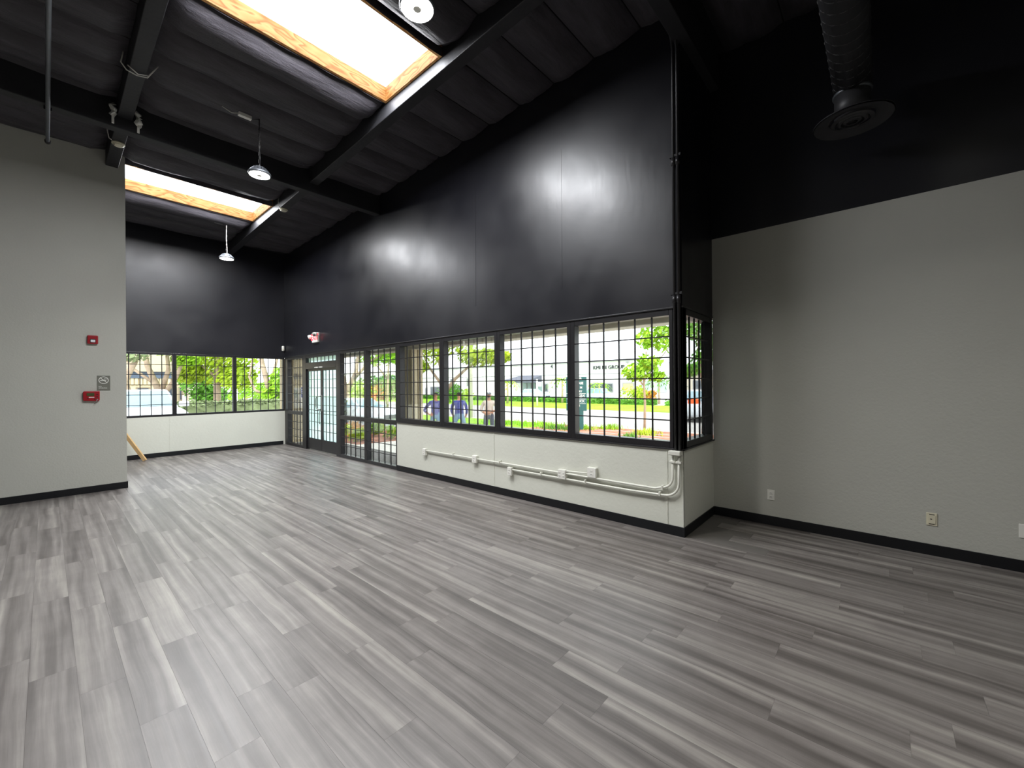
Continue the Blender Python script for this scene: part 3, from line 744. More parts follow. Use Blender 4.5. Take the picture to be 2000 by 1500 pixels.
def conduit(pts, r, label, clips):
    e = tag(empty('conduit', (0, YW - .03, 0)), label, 'conduit', 'pale conduits on the low wall')
    MB().tube(pts, r, 10).build('conduit_pipe', M['paint_metal'], e)
    for x, z, vert in clips:
        if vert: MB().box(x - .03, x + .03, -.02, .03, z - .012, z + .012).build('pipe_clamp', M['paint_metal'], e, .004)
        else: MB().box(x - .01, x + .01, -.02, .03, z - .012, z + .036).build('pipe_clamp', M['paint_metal'], e, .004)
def bend(x, z, r=.13):   # from horizontal run into the vertical riser
    return [(x - r + r * math.sin(a), 0, z + r - r * math.cos(a)) for a in [i * math.pi / 16 for i in range(9)]]
conduit([(-6.09, 0, .483), (-1.9, 0, .483)] + bend(-1.705, .505) + [(-1.705, 0, SILL - .005)], .0125, 'upper pale conduit linking the boxes and rising at the corner', [(-5.35, .483, 0), (-4.28, .483, 0), (-1.82, .492, 0), (-1.705, .80, 1)])
conduit([(-4.03, 0, .412), (-2.2, 0, .412)] + bend(-1.64, .425, .15) + [(-1.64, 0, SILL - .005)], .0125, 'lower pale conduit running below the boxes to the corner', [(-3.5, .412, 0), (-2.8, .412, 0), (-1.85, .42, 0), (-1.64, .80, 1)])
conduit([(-3.1, 0, .515), (-2.75, 0, .53)], .011, 'short pale conduit between the two right outlet boxes', [])
cb = tag(MB().box(-1.735, -1.61, -.05, .028, 0, .05).build('conduit_coupling', M['paint_metal'], None, .008), 'rough white coupling where the corner conduits change colour', 'coupling'); cb.location = (0, YW - .03, SILL - .055)
for i, x in enumerate((-1.672, -1.628)):
    e = tag(empty('riser_pipe', (x, YW - .03, SILL)), ('left' if i == 0 else 'right') + ' of the two black riser pipes up the corner pier', 'pipe', 'black riser pipes on the pier')
    H_ = zc(XC) - .12 - SILL
    MB().tube([(0, 0, 0), (0, 0, H_ - .25), (0, -.05, H_ - .12), (0, -.2, H_ - .03), (0, -.8, H_)], .0165, 12).build('pipe_run', M['frame'], e)
    for z in (1.62, 3.1):
        MB().lathe([(.023, z - .04), (.023, z + .04)], 12).build('coupling', M['frame'], e)
        MB().box(-.04, -.01 if i == 0 else .035, -.01, .03, z + .05, z + .075).build('pipe_clamp', M['frame'], e)
# outlets on the grey wall
def plate(x, z, label, kind):
    e = tag(empty('wall_outlet', (x, YG, z)), label, 'wall outlet', 'plates on the grey wall'); mt = M['ivory'] if kind == 'data' else M['white_plastic']
    box('cover_plate', -.037, .037, -.007, 0, -.06, .06, mt, e, .003)
    if kind == 'duplex':
        for dz in (-.022, .022):
            r = box('receptacle', -.017, .017, -.011, -.007, dz - .014, dz + .014, mt, e, .003)
            box('slot', -.008, -.005, -.0118, -.011, dz - .004, dz + .006, M['slot'], r); box('slot', .005, .008, -.0118, -.011, dz - .004, dz + .006, M['slot'], r)
    elif kind == 'data':
        box('data_insert', -.026, .026, -.012, -.007, -.04, .04, mt, e, .002); box('jack', -.012, .002, -.0128, -.012, -.002, .006, M['slot'], e)
        for dz in (-.045, .045): box('clip_mark', -.018, .018, -.009, -.007, dz - .003, dz + .003, M['slot'], e)
plate(-.98, .348, 'white duplex outlet low on the grey wall near the corner', 'duplex')
plate(.333, .342, 'ivory data outlet low on the grey wall, middle of three', 'data')
plate(.90, .356, 'blank white cover plate cut by the right edge of the view', 'blank')

# ================================================================== outdoors
def on_y(u, v, y):
    d = W_ + R_ * ((u - 1000) / F_PX) - U_ * ((v - 750) / F_PX); t = y / d.y
    return Vector((0, 0, CAM_H)) + d * t
def on_x(u, v, x):
    d = W_ + R_ * ((u - 1000) / F_PX) - U_ * ((v - 750) / F_PX); t = x / d.x
    return Vector((0, 0, CAM_H)) + d * t
def ground(name, x0, x1, y0, y1, z, mt, label, cat, zy=None):
    za = z if zy is None else zy
    o = MB().add([(x0, y0, z), (x1, y0, z), (x1, y1, za), (x0, y1, za), (x0, y0, z - .12), (x1, y0, z - .12), (x1, y1, za - .12), (x0, y1, za - .12)],
                 [(0, 1, 2, 3), (7, 6, 5, 4), (0, 4, 5, 1), (1, 5, 6, 2), (2, 6, 7, 3), (3, 7, 4, 0)]).build(name, mt)
    return tag(o, label, cat, kind='structure')
ground('walkway', -11.3, XC - T, YW + T, 9.2, -.03, M['concrete'], 'pale concrete walkway outside the storefront', 'walkway', -.10)
ground('asphalt_path', -40, 30, 9.2, 10.9, -.10, M['dark_asphalt'], 'grey paved path beyond the walkway', 'path', -.16)
ground('planting_bed', -12, 30, 10.9, 17.6, -.16, M['mulch'], 'red mulch planting bed beside the street', 'bed', -.42)
ground('verge', -40, -12, 10.9, 17.6, -.16, M['lawn'], 'green grass verge beside the parking lot', 'grass', -.42)
ground('kerb', -60, 40, 17.6, 18.0, -.40, M['concrete'], 'pale kerb of the street', 'kerb', -.42)
ground('street', -140, 60, 18.0, 29.5, GZ, M['asphalt'], 'pale street between the two properties', 'street')
ground('far_lawn', -140, 60, 29.5, 38.4, GZ + .02, M['lawn'], 'bright green lawn across the street', 'lawn')
ground('far_lot', -140, 60, 38.4, 90, GZ - .0, M['concrete'], 'pale parking lot in front of the white building', 'lot')
ground('parking_lot', -140, XF - T, -90, 10.9, -.15, M['asphalt'], 'pale parking lot outside the far windows', 'lot')
ground('entry_bed', -16.5, -11.3, 5.9, 9.2, -.03, M['mulch'], 'mulch bed left of the entrance doors', 'bed', -.10)
ground('side_walk', XF - 3, -11.3, YW + T, 5.9, -.03, M['concrete'], 'pale walk around the storefront corner', 'walkway', -.04)
# canopy over the walkway and its fluted columns
YO = YG + T          # outer building line
cz = on_y(1123, 650.7, YO - .2).z
tag(box('canopy', -14.1, XC - T, YW + T, YO, cz + .25, cz + .5, M['soffit']), 'beige canopy roof over the storefront walkway', 'canopy', kind='structure')
tag(box('canopy_fascia', -14.1, XC - T, YO - .3, YO, cz, cz + .25, M['soffit'], None, .02), 'beige canopy beam seen along the window tops', 'beam', kind='structure')
def fluted_column(x0, x1, y0, y1, label):
    e = tag(empty('fluted_column', ((x0 + x1) / 2, (y0 + y1) / 2, -.1)), label, 'column', 'fluted block columns of the canopy')
    a, b = (x1 - x0) / 2, (y1 - y0) / 2; h = cz + .12
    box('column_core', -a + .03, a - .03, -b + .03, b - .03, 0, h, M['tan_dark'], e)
    n = max(3, round(2 * a / .1))
    for k in range(n):
        c = -a + 2 * a * (k + .5) / n; w = a / n * .68
        for s in (-1, 1): box('flute_rib', c - w, c + w, min(s * b, s * (b - .035)), max(s * b, s * (b - .035)), 0, h, M['tan'], e, .008)
    n = max(2, round(2 * b / .12))
    for k in range(n):
        c = -b + .03 + (2 * b - .06) * (k + .5) / n; w = (b - .03) / n * .7
        for s in (-1, 1): box('flute_rib', min(s * a, s * (a - .035)), max(s * a, s * (a - .035)), c - w, c + w, 0, h, M['tan'], e, .008)
fluted_column(-8.36, -7.84, 5.45, YO, 'fluted tan column outside the leftmost storefront window')
fluted_column(-13.75, -13.15, 4.75, 5.45, 'fluted tan column outside the storefront corner')
# ---- white building across the street
YBD = 43.7
bl = tag(empty('white_building', (-55, YBD, GZ)), 'long white one-storey building across the street', 'building')
xe = on_y(1240, 703.6, YBD).x; zt = on_y(1180, 706.5, YBD).z - GZ
def bpart(name, x0, x1, z0, z1, d0, d1, mt, parent=bl):   # absolute x, heights absolute, y relative to facade
    o = box(name, x0 + 55, x1 + 55, d0, d1, z0 - GZ, z1 - GZ, mt, parent); return o
bpart('wall', -112, xe, GZ, zt + GZ, 0, 11, M['stucco_white'])
bpart('parapet_cap', -112.1, xe + .1, zt + GZ, zt + GZ + .12, -.12, 11.1, M['stripe'])
lz = on_y(1040, 733.5, YBD).z
bpart('reveal_line', -112, xe + .03, lz - .04, lz + .04, -.03, .02, M['stripe'])
box('reveal_line', xe + 55, xe + 55.03, 0, 11, lz - GZ - .04, lz - GZ + .04, M['stripe'], bl)
def bwin(u0, u1, v0, v1, mt, lab=None):
    a, b = on_y(u0, v1, YBD), on_y(u1, v0, YBD)
    w = bpart('window_frame', a.x, b.x, a.z, b.z, -.06, .02, M['stripe'])
    bpart('pane', a.x + .12, b.x - .12, a.z + .12, b.z - .12, -.09, -.06, mt, w)
    n = max(1, round((b.x - a.x) / 2.2))
    for k in range(1, n): bpart('mullion', a.x + (b.x - a.x) * k / n - .04, a.x + (b.x - a.x) * k / n + .04, a.z, b.z, -.11, -.06, M['stripe'], w)
for q in ((1152, 1198, 748, 766, 'pane_dark'), (1216, 1238, 747, 766, 'blind'), (1063, 1071, 749, 765, 'pane_dark'), (841, 861, 755, 773, 'pane_dark'), (880, 888, 740, 760, 'pane_dark'), (831, 835, 757, 772, 'pane_dark'), (895, 900, 755, 770, 'pane_dark'), (752, 760, 742, 752, 'pane_dark')):
    bwin(*q[:4], M[q[4]])
a, b = on_y(1022, 774, YBD), on_y(1059, 748, YBD)
bpart('entrance_glass', a.x, b.x, a.z - 1, b.z, -.08, .02, M['pane_teal'])
for u in (1030, 1038, 1047): q = on_y(u, 760, YBD).x; bpart('entrance_mullion', q - .07, q + .07, a.z - 1, b.z, -.13, -.08, M['stripe'])
a, b = on_y(1005, 748, YBD), on_y(1058, 733, YBD); c0 = on_y(1017, 740, YBD).x
MB().add([(a.x + 55, -2.6, a.z - GZ), (b.x + 55, -2.6, a.z - GZ), (b.x + 55, -2.6, a.z - GZ + .35), (a.x + 55, -2.6, a.z - GZ + .35), (a.x + 56.0, 0, b.z - GZ), (b.x + 55, 0, b.z - GZ), (b.x + 55, 0, a.z - GZ), (a.x + 56, 0, a.z - GZ)],
         [(0, 1, 2, 3), (3, 2, 5, 4), (0, 3, 4, 7), (1, 6, 5, 2), (0, 7, 6, 1)]).build('awning', M['awning'], bl)
def btext(body, u, v, hpx):
    p = on_y(u, v, YBD); Z = (p - Vector((0, 0, CAM_H))).dot(W_); h = hpx * Z / F_PX
    text('sign_letters', body, h * 1.42, M['letter'], (p.x + 55, -.06, p.z - GZ), (R(90), 0, 0), bl, .05)
btext('KMI MI GROUP', 1188.5, 717.5, 7.2); btext('4', 1078, 716.5, 7.5); btext('6', 1228, 733, 5)
bpart('wall_light', on_y(1224, 707, YBD).x, on_y(1229, 707, YBD).x, on_y(1224, 709, YBD).z, on_y(1224, 706, YBD).z, -.3, 0, M['stripe'])
for u in (905, 1262 - 60): pass
for y0, y1, mt in ((1.5, 4, 'pane_teal'), (6, 9, 'pane_teal')):
    w = box('window_frame', xe + 55 - .02, xe + 55.06, y0, y1, .9, 2.4, M['stripe'], bl); box('pane', xe + 55.06, xe + 55.09, y0 + .1, y1 - .1, 1.0, 2.3, M[mt], w)
# a second white building behind at right
b2 = tag(empty('grey_roof_building', (on_y(1365, 760, 75).x, 75, GZ)), 'distant pale building with grey roof seen by the return window', 'building')
box('wall', -14, 20, 0, 12, 0, 3.6, M['soffit'], b2); box('roof', -14.4, 20.4, -.5, 12.5, 3.6, 4.3, M['stripe'], b2)
for k in range(5):
    w = box('window_frame', -12 + 5.5 * k, -9 + 5.5 * k, -.06, 0, 1, 2.6, M['stripe'], b2); box('pane', -11.9 + 5.5 * k, -9.1 + 5.5 * k, -.09, -.06, 1.1, 2.5, M['pane_dark'], w)
# ---- tan building outside the far windows
XT = -42.0
tb = tag(empty('tan_building', (XT, 0, GZ)), 'tan two-tone building with dark band beyond the parked car', 'building')
def zx(u, v): return on_x(u, v, XT).z - GZ
ye = on_x(366, 740, XT).y
box('wall', -12, 0, -40, ye, 0, 9, M['tan'], tb); box('end_pier', -12, .3, ye, ye + .9, 0, 9, M['soffit'], tb)
z0, z1 = zx(300, 739), zx(300, 728.5); box('dark_band', 0, .12, -40, ye, z0, z1, M['bandblue'], tb); box('band_cap', 0, .2, -40, ye, z1, z1 + .1, M['car_dark'], tb)
zr = zx(300, 752)
for k in range(90): 
    y = ye - .2 - k * .24
    if y < -9: break
    box('panel_rib', 0, .08, y - .08, y + .08, zr, z0, M['tan'], tb)
zl = zx(300, 756)
for a, b in ((265, 293), (303, 312), (321, 345), (348, 357)):
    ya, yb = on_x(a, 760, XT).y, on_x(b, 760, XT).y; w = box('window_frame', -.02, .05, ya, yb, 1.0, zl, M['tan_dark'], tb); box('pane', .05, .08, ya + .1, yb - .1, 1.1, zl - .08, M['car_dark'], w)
# hill far away
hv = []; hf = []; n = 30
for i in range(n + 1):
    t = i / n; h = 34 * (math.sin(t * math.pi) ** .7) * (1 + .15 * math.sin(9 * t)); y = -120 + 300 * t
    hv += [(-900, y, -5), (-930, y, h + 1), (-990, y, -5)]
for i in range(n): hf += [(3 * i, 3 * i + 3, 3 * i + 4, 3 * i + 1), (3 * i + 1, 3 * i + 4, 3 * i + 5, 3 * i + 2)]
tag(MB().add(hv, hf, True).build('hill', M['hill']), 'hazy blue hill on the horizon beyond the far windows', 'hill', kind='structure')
# ---- plants
def leaf_cloud(mb, blobs, n, size, rnd):
    for _ in range(n):
        c, rad = rnd.choice(blobs)
        while True:
            p = Vector((rnd.uniform(-1, 1), rnd.uniform(-1, 1), rnd.uniform(-1, 1)))
            if p.length <= 1: break
        p = p * (.55 + .45 * p.length); p = Vector((c[0] + p.x * rad[0], c[1] + p.y * rad[1], c[2] + p.z * rad[2]))
        q = Vector((rnd.gauss(0, 1), rnd.gauss(0, 1), rnd.gauss(0, 1))).normalized(); s = q.orthogonal().normalized(); t = q.cross(s)
        a = rnd.uniform(.6, 1.3) * size; b = a * .45
        mb.add([p - s * a, p + t * b, p + s * a, p - t * b], [(0, 1, 2, 3)])
def tree(u, Z, trunk, blobs, n, size, mt, label, seed, group='trees outside', base=GZ, bark='bark', name='leafy_tree'):
    """trunk: list of (list of (du,v,r)) polylines in metres relative to base; blobs centres relative to base"""
    rnd = random.Random(seed); p = gp(u, Z, base); e = tag(empty(name, p, math.atan2(R_.y, R_.x)), label, 'tree', group)
    mb = MB()
    for br in trunk: mb.tube([q[:3] for q in br], [q[3] for q in br], 8)
    mb.build('trunk', M[bark], e)
    lb = MB(); leaf_cloud(lb, blobs, n, size, rnd); tag(lb.build('foliage', M[mt], e), kind='stuff')
S = lambda px, Z: px * Z / F_PX     # size in metres of px pixels at depth Z
# storefront tree behind windows one and two
tree(866, 18, [[(0, 0, 0, .14), (.05, 0, 1.4, .11), (0, 0, 2.2, .1), (-.2, 0, 3.4, .08), (-.3, 0, 4.6, .05)], [(.02, 0, 1.7, .09), (.5, 0, 2.35, .07), (1.1, .1, 2.9, .05), (1.9, .1, 3.2, .03)], [(0, 0, 2.0, .07), (-.6, .2, 2.8, .05), (-1.0, .2, 3.6, .03)]],
     [((-.9, 0, 3.6), (1.1, 1, .8)), ((.5, 0, 4.0), (1.2, 1.1, .7)), ((1.5, 0, 3.3), (.9, .9, .45)), ((-.2, 0, 4.6), (1.6, 1.2, .7)), ((2.3, 0, 3.3), (.7, .6, .3)), ((-1.2, 0, 2.9), (.6, .6, .3))], 2600, .13, 'leaf_y', 'yellow-green tree leaning over the man with hand on hip', 1)
# tree behind the sidelights
tree(682, 24, [[(-.2, 0, 0, .28), (-.2, 0, 1.6, .22), (-.5, 0, 3.0, .16), (-.9, 0, 4.6, .1)], [(-.1, 0, 1.8, .15), (.4, 0, 2.9, .12), (.6, 0, 4.4, .08)], [(.2, 0, 2.4, .1), (1.2, 0, 3.5, .07), (2.2, 0, 4.0, .04)]],
     [((-.6, 0, 5.0), (1.8, 1.5, 1)), ((1.2, 0, 4.9), (1.5, 1.3, .8)), ((2.4, 0, 4.3), (1.2, 1, .5)), ((3.6, 0, 4.5), (.9, .9, .35))], 2400, .16, 'leaf', 'forked tree behind the sidelight right of the doors', 2)
tree(755, 30, [[(0, 0, 0, .12), (.1, 0, 2.5, .09), (.2, 0, 4.2, .05)], [(.1, 0, 2.5, .07), (-.9, 0, 3.8, .04)]], [((-.6, 0, 4.0), (1.5, 1.2, .55)), ((.9, 0, 4.1), (1.3, 1.2, .5)), ((0, 0, 4.7), (1.7, 1.2, .5))], 900, .18, 'leaf', 'sparse tree behind the sidelight next to the low wall', 3)
# right tree by windows four and the return window
tree(1258, 17, [[(0, 0, 0, .055), (.03, 0, 1.3, .05), (-.02, 0, 2.4, .04), (.1, 0, 3.4, .03)], [(0, 0, 2.0, .03), (-.5, 0, 2.6, .02)], [(0, 0, 2.2, .03), (.7, .1, 3.1, .02), (1.3, .1, 3.9, .015)]],
     [((-.35, 0, 2.55), (.55, .6, .35)), ((.15, 0, 2.9), (.6, .6, .4)), ((.85, 0, 3.9), (.8, .8, .55)), ((.6, 0, 4.6), (.9, .9, .5)), ((1.5, .2, 4.4), (.8, .8, .8)), ((.5, 0, 2.4), (.35, .4, .2)), ((.1, 0, 3.9), (.45, .5, .4))], 1500, .13, 'leaf', 'slim bright tree at the right of the last storefront window', 4)
tree(1372, 16, [[(0, 0, 0, .06), (.05, 0, 1.6, .05), (-.1, 0, 3.0, .04), (-.2, 0, 4.4, .02)]], [((-.1, 0, 4.2), (.7, .7, .5)), ((.1, 0, 3.1), (.55, .6, .35)), ((-.4, 0, 2.6), (.3, .4, .3)), ((.3, 0, 3.7), (.5, .5, .4))], 900, .12, 'leaf_d', 'green tree seen through the corner return window', 5)
# trees outside the far windows
tree(318, 22, [[(0, 0, 0, .2), (-.2, 0, 1.9, .17), (-.8, 0, 3.2, .12), (-1.1, 0, 4.8, .08)], [(-.1, 0, 1.8, .13), (.3, 0, 3.0, .1), (.2, 0, 4.4, .06)], [(0, 0, 1.6, .12), (.7, 0, 2.6, .1), (1.3, 0, 4.0, .06)], [(-.3, 0, 2.2, .09), (-1.6, 0, 3.1, .07), (-2.2, 0, 4.0, .04)]],
     [((.8, 0, 4.2), (1.2, 1, .6)), ((1.3, 0, 3.6), (.7, .7, .35)), ((-.4, 0, 5.0), (1.6, 1.3, .6)), ((-1.8, 0, 4.2), (.6, .6, .4))], 1500, .16, 'leaf', 'bare forked tree above the parked white car', 6)
tree(262, 20, [[(-.3, 0, 0, .3), (-.2, 0, 1.2, .24), (-.5, 0, 2.4, .16), (.1, 0, 3.4, .1)], [(-.2, 0, 1.6, .12), (.7, 0, 1.3, .09)]], [((-.2, 0, 4.0), (1.1, 1, .7))], 380, .15, 'leaf_g', 'grey-green tree at the left end of the far windows', 7)
tree(424, 24, [[(0, 0, 0, .2), (0, 0, 2.2, .18), (.05, 0, 3.8, .14), (-.2, 0, 5.4, .08)], [(0, 0, 2.6, .09), (-1.2, 0, 3.6, .06)]],
     [((-1.0, 0, 4.3), (1.5, 1.3, 1.2)), ((1.0, 0, 4.2), (1.5, 1.3, 1.3)), ((0, .6, 3.0), (2.0, 1.2, .9)), ((1.2, 0, 2.6), (1.0, 1, .7)), ((-1.5, 0, 3.0), (.8, .8, .7)), ((0, 0, 5.3), (2.6, 1.6, .8))], 5200, .15, 'leaf_y', 'dense yellow-green tree in the middle far window', 8)
tree(392, 30, [[(0, 0, 0, .12), (0, 0, 3, .08)]], [((0, 0, 2.6), (1.5, 1.2, 1.4)), ((.6, 0, 1.4), (1.2, 1, .8))], 1500, .18, 'leaf_d', 'darker green tree behind the dense far-window tree', 9)
tree(520, 22, [[(.2, 0, 0, .17), (.15, 0, 1.9, .15), (-.2, 0, 3.3, .12), (-.5, 0, 4.8, .07)], [(.15, 0, 2.0, .1), (.5, 0, 3.2, .07), (.8, 0, 4.6, .05)], [(.1, 0, 1.6, .09), (-.6, 0, 1.9, .07), (-.9, 0, 2.6, .05), (-.7, 0, 3.6, .04)]],
     [((.1, 0, 4.5), (1.2, 1.1, .6)), ((-1.6, 0, 4.4), (1.1, 1, .6)), ((.7, 0, 2.3), (.55, .5, .8)), ((.2, 0, 1.6), (.5, .5, .5))], 1500, .14, 'leaf', 'Y-shaped tree in the right far window', 10)
tree(480, 48, [[(0, 0, 0, .2), (0, 0, 1.5, .15)]], [((-1.5, 0, 1.4), (2.2, 1.5, 1.1)), ((1.8, 0, 1.6), (2.2, 1.5, 1.2)), ((4.4, 0, 1.5), (1.6, 1.5, 1.3))], 1600, .25, 'leaf', 'low distant bushy tree below the blue hill', 11)
tree(1075, 78, [[(0, 0, 0, .3), (0, 0, 4.0, .2)]], [((-3.2, 0, 5.0), (1.5, 1, .6)), ((1.0, 0, 5.2), (3.0, 1, .9)), ((-9, 0, 4.9), (1.5, 1, .6))], 700, .28, 'leaf_g', 'grey-green treetops above the white building roof', 12)
def hedge(name, x0, x1, y0, y1, z0, h, mt, label, n, size, seed):
    rnd = random.Random(seed); e = tag(empty(name, ((x0 + x1) / 2, (y0 + y1) / 2, z0)), label, 'hedge')
    a, b = (x1 - x0) / 2, (y1 - y0) / 2
    box('hedge_body', -a + .06, a - .06, -b + .06, b - .06, 0, h - .08, M[mt], e, .05)
    mb = MB()
    for _ in range(n):
        f = rnd.random()
        if f < .45: p = Vector((rnd.uniform(-a, a), -b + rnd.uniform(-.03, .08), rnd.uniform(0, h)))
        elif f < .6: p = Vector((a - rnd.uniform(-.03, .08), rnd.uniform(-b, b), rnd.uniform(0, h)))
        else: p = Vector((rnd.uniform(-a, a), rnd.uniform(-b, b), h + rnd.uniform(-.1, .05)))
        q = Vector((rnd.gauss(0, 1), rnd.gauss(0, 1), rnd.gauss(0, 1))).normalized(); s = q.orthogonal().normalized(); t = q.cross(s); c = size * rnd.uniform(.6, 1.3)
        mb.add([p - s * c, p + t * c * .5, p + s * c, p - t * c * .5], [(0, 1, 2, 3)])
    tag(mb.build('hedge_leaves', M[mt], e), kind='stuff')
hz = on_y(1150, 779, 38.4).z - GZ
hedge('clipped_hedge', -72, -16.5, 38.4, 39.6, GZ, hz, 'leaf_d', 'long clipped hedge behind the far lawn', 7000, .16, 21)
hedge('clipped_hedge', -15.2, 6, 38.4, 39.6, GZ, hz, 'leaf_d', 'shorter clipped hedge right of the gap in the lawn hedge', 2000, .16, 22)
bx0 = on_x(372, 800, -19.5).y
hedge('grey_hedge', -20.3, -19.0, max(3.3, bx0 - .5), 9.5, GZ, on_x(460, 785, -19.5).z - GZ, 'leaf_g', 'grey-green hedge outside the middle far window', 3200, .09, 23)
def bush(u, Z, r, h, mt, label, seed, n=420, size=.13, base=GZ, name='round_bush'):
    rnd = random.Random(seed); p = gp(u, Z, base); e = tag(empty(name, p), label, 'bush', 'garden bushes outside')
    mb = MB(); leaf_cloud(mb, [((0, 0, h * .5), (r, r, h * .5)), ((r * .4, 0, h * .62), (r * .6, r * .6, h * .4))], n, size, rnd); tag(mb.build('foliage', M[mt], e), kind='stuff')
    MB().tube([(0, 0, 0), (0, 0, h * .5)], [.05, .03], 6).build('stem', M['bark'], e)
bush(748, 62, 5.2, 3.6, 'leaf_d', 'big rounded bush behind the orange barrels', 31, 1500, .3)
bush(727, 60, 3.0, 2.3, 'leaf_o', 'yellow shrub left of the big rounded bush', 32, 600, .25)
bush(694, 46, 2.2, 2.4, 'leaf', 'light green bush behind the silver car', 33, 600, .2)
bush(878, 50, 1.8, 2.2, 'leaf_d', 'boxy green bush behind the man in navy', 34, 600, .2)
bush(908, 52, 1.2, 1.6, 'leaf_y', 'small yellow-green bush right of the navy shirt', 35, 300, .2)
bush(1236, 43, 1.5, 1.9, 'leaf_y', 'yellow flowering bush above the pale parked car', 36, 420, .18)
bush(1250, 44, 1.0, 1.5, 'leaf_o', 'left orange shrub under the slim tree', 37, 320, .16)
bush(1268, 44, .9, 1.4, 'leaf_o', 'right orange shrub beside the fan palm', 38, 320, .16)
for i, (x, y, mt) in enumerate(((-11.9, 6.3, 'leaf_y'), (-12.5, 6.7, 'leaf_o'), (-13.2, 6.5, 'leaf_y'), (-12.9, 7.4, 'leaf'), (-14.0, 7.2, 'leaf_o'), (-13.8, 8.0, 'leaf_y'), (-11.8, 7.4, 'leaf'))):
    d_ = Vector((x, y, 0)).dot(Vector((W_.x, W_.y, 0))); u_ = 1000 + F_PX * Vector((x, y, 0)).dot(R_) / d_
    bush(u_, d_, .38, .42, mt, ('nearest yellow shrub in the entry bed', 'nearest orange shrub in the entry bed', 'yellow shrub at the corner column foot', 'green shrub in the middle of the entry bed', 'far orange shrub in the entry bed', 'far yellow shrub in the entry bed', 'green shrub at the right of the entry bed')[i], 60 + i, 260, .07, -.05, 'low_shrub')
def palm(u, Z, h, spread, n, mt, label, seed):
    rnd = random.Random(seed); p = gp(u, Z); e = tag(empty('fan_palm', p, rnd.uniform(0, 3)), label, 'palm', 'small palms across the street')
    MB().tube([(0, 0, 0), (.03, 0, h * .5), (0, 0, h)], [.14, .1, .09], 8).build('trunk', M['bark'], e)
    for k in range(n):
        a = 2 * math.pi * k / n + rnd.uniform(-.2, .2); L = spread * rnd.uniform(.8, 1.15); up = rnd.uniform(.25, .8); mb = MB(); prev = None
        d = Vector((math.cos(a), math.sin(a), 0)); s = Vector((-d.y, d.x, 0)); pts = []
        for i in range(7):
            t = i / 6; pts.append(Vector((0, 0, h)) + d * L * t + Vector((0, 0, L * (up * t - 1.15 * t * t))))
        vs = []; fs = []
        for i in range(6):
            w = .34 * spread * math.sin(min(1, (i + .6) / 6) * math.pi) ** .7 * .5
            for sg_ in (-1, 1):
                b0 = len(vs); tip = pts[i + 1] + s * sg_ * w + Vector((0, 0, -.25 * w)); vs += [pts[i], pts[i] * .5 + pts[i + 1] * .5, tip]; fs.append((b0, b0 + 1, b0 + 2))
        mb.add(vs, fs); mb.tube(pts, [.02, .018, .015, .012, .01, .008, .005], 4); mb.build('frond', M[mt], e)
palm(991, 46, 2.3, 1.7, 13, 'leaf_y', 'yellowish palm left of the awning', 41); palm(1098, 46, 2.6, 1.9, 14, 'leaf', 'green palm right of the entrance glass', 42)
palm(1170, 46.5, 2.1, 1.7, 13, 'leaf', 'palm in front of the dark wide window', 43); palm(1287, 42, 2.7, 2.0, 16, 'leaf_d', 'large fan palm at the building corner', 44)
# tufts of grass and weeds on the bed, and twine laid across it
def tuft(p, r, h, n, mt, label, seed):
    rnd = random.Random(seed); mb = MB()
    for _ in range(n):
        a = rnd.uniform(0, 6.28); b = Vector((rnd.gauss(0, r * .5), rnd.gauss(0, r * .5), 0)); d = Vector((math.cos(a), math.sin(a), 0)); s = Vector((-d.y, d.x, 0)) * .02; L = h * rnd.uniform(.5, 1.1)
        t = b + d * L * rnd.uniform(.2, .8) + Vector((0, 0, L)); mb.add([b - s, b + s, t], [(0, 1, 2)])
    o = mb.build('grass_tuft', M[mt]); o.location = p; tag(o, label, 'grass tuft', 'grass tufts on the mulch bed', 'thing')
def bedz(y): return -.16 - .26 * max(0, min(1, (y - 10.9) / 6.7))
def tuftu(u, y, r, h, n, mt, label, seed): q = on_y(u, 800, y); tuft((q.x, y, bedz(y)), r, h, n, mt, label, seed)
tuftu(990, 15.5, 1.2, .22, 500, 'leaf', 'wide grass tuft below the third storefront window, left', 51); tuftu(1050, 15.8, 1.1, .24, 500, 'leaf', 'wide grass tuft below the third storefront window, middle', 52)
tuftu(1095, 15.0, .8, .22, 350, 'leaf_d', 'grass tuft left of the green sign post', 53); tuftu(1140, 16, .6, .2, 260, 'leaf', 'grass tuft at the foot of the green sign', 54)
tuftu(1190, 17, .5, .3, 180, 'leaf', 'weedy tuft right of the green sign', 55); tuftu(1263, 15.5, .45, .3, 200, 'leaf_y', 'weedy tuft in the red mulch under the slim tree', 56); tuftu(1230, 14, .3, .2, 100, 'leaf_d', 'small weed in the red mulch', 57)
for i, (y, w) in enumerate(((13.2, .02), (14.0, -.03), (15.2, .03))):
    pts = [(x, y + .15 * math.sin(x * .9 + i), bedz(y) + .06 + .02 * math.sin(3 * x)) for x in [-9 + .5 * k for k in range(22)]]
    tag(MB().tube(pts, .012, 5).build('white_twine', M['white_cable']), ('nearest', 'middle', 'farthest')[i] + ' of three white twine lines over the mulch', 'twine', 'twine lines on the bed')
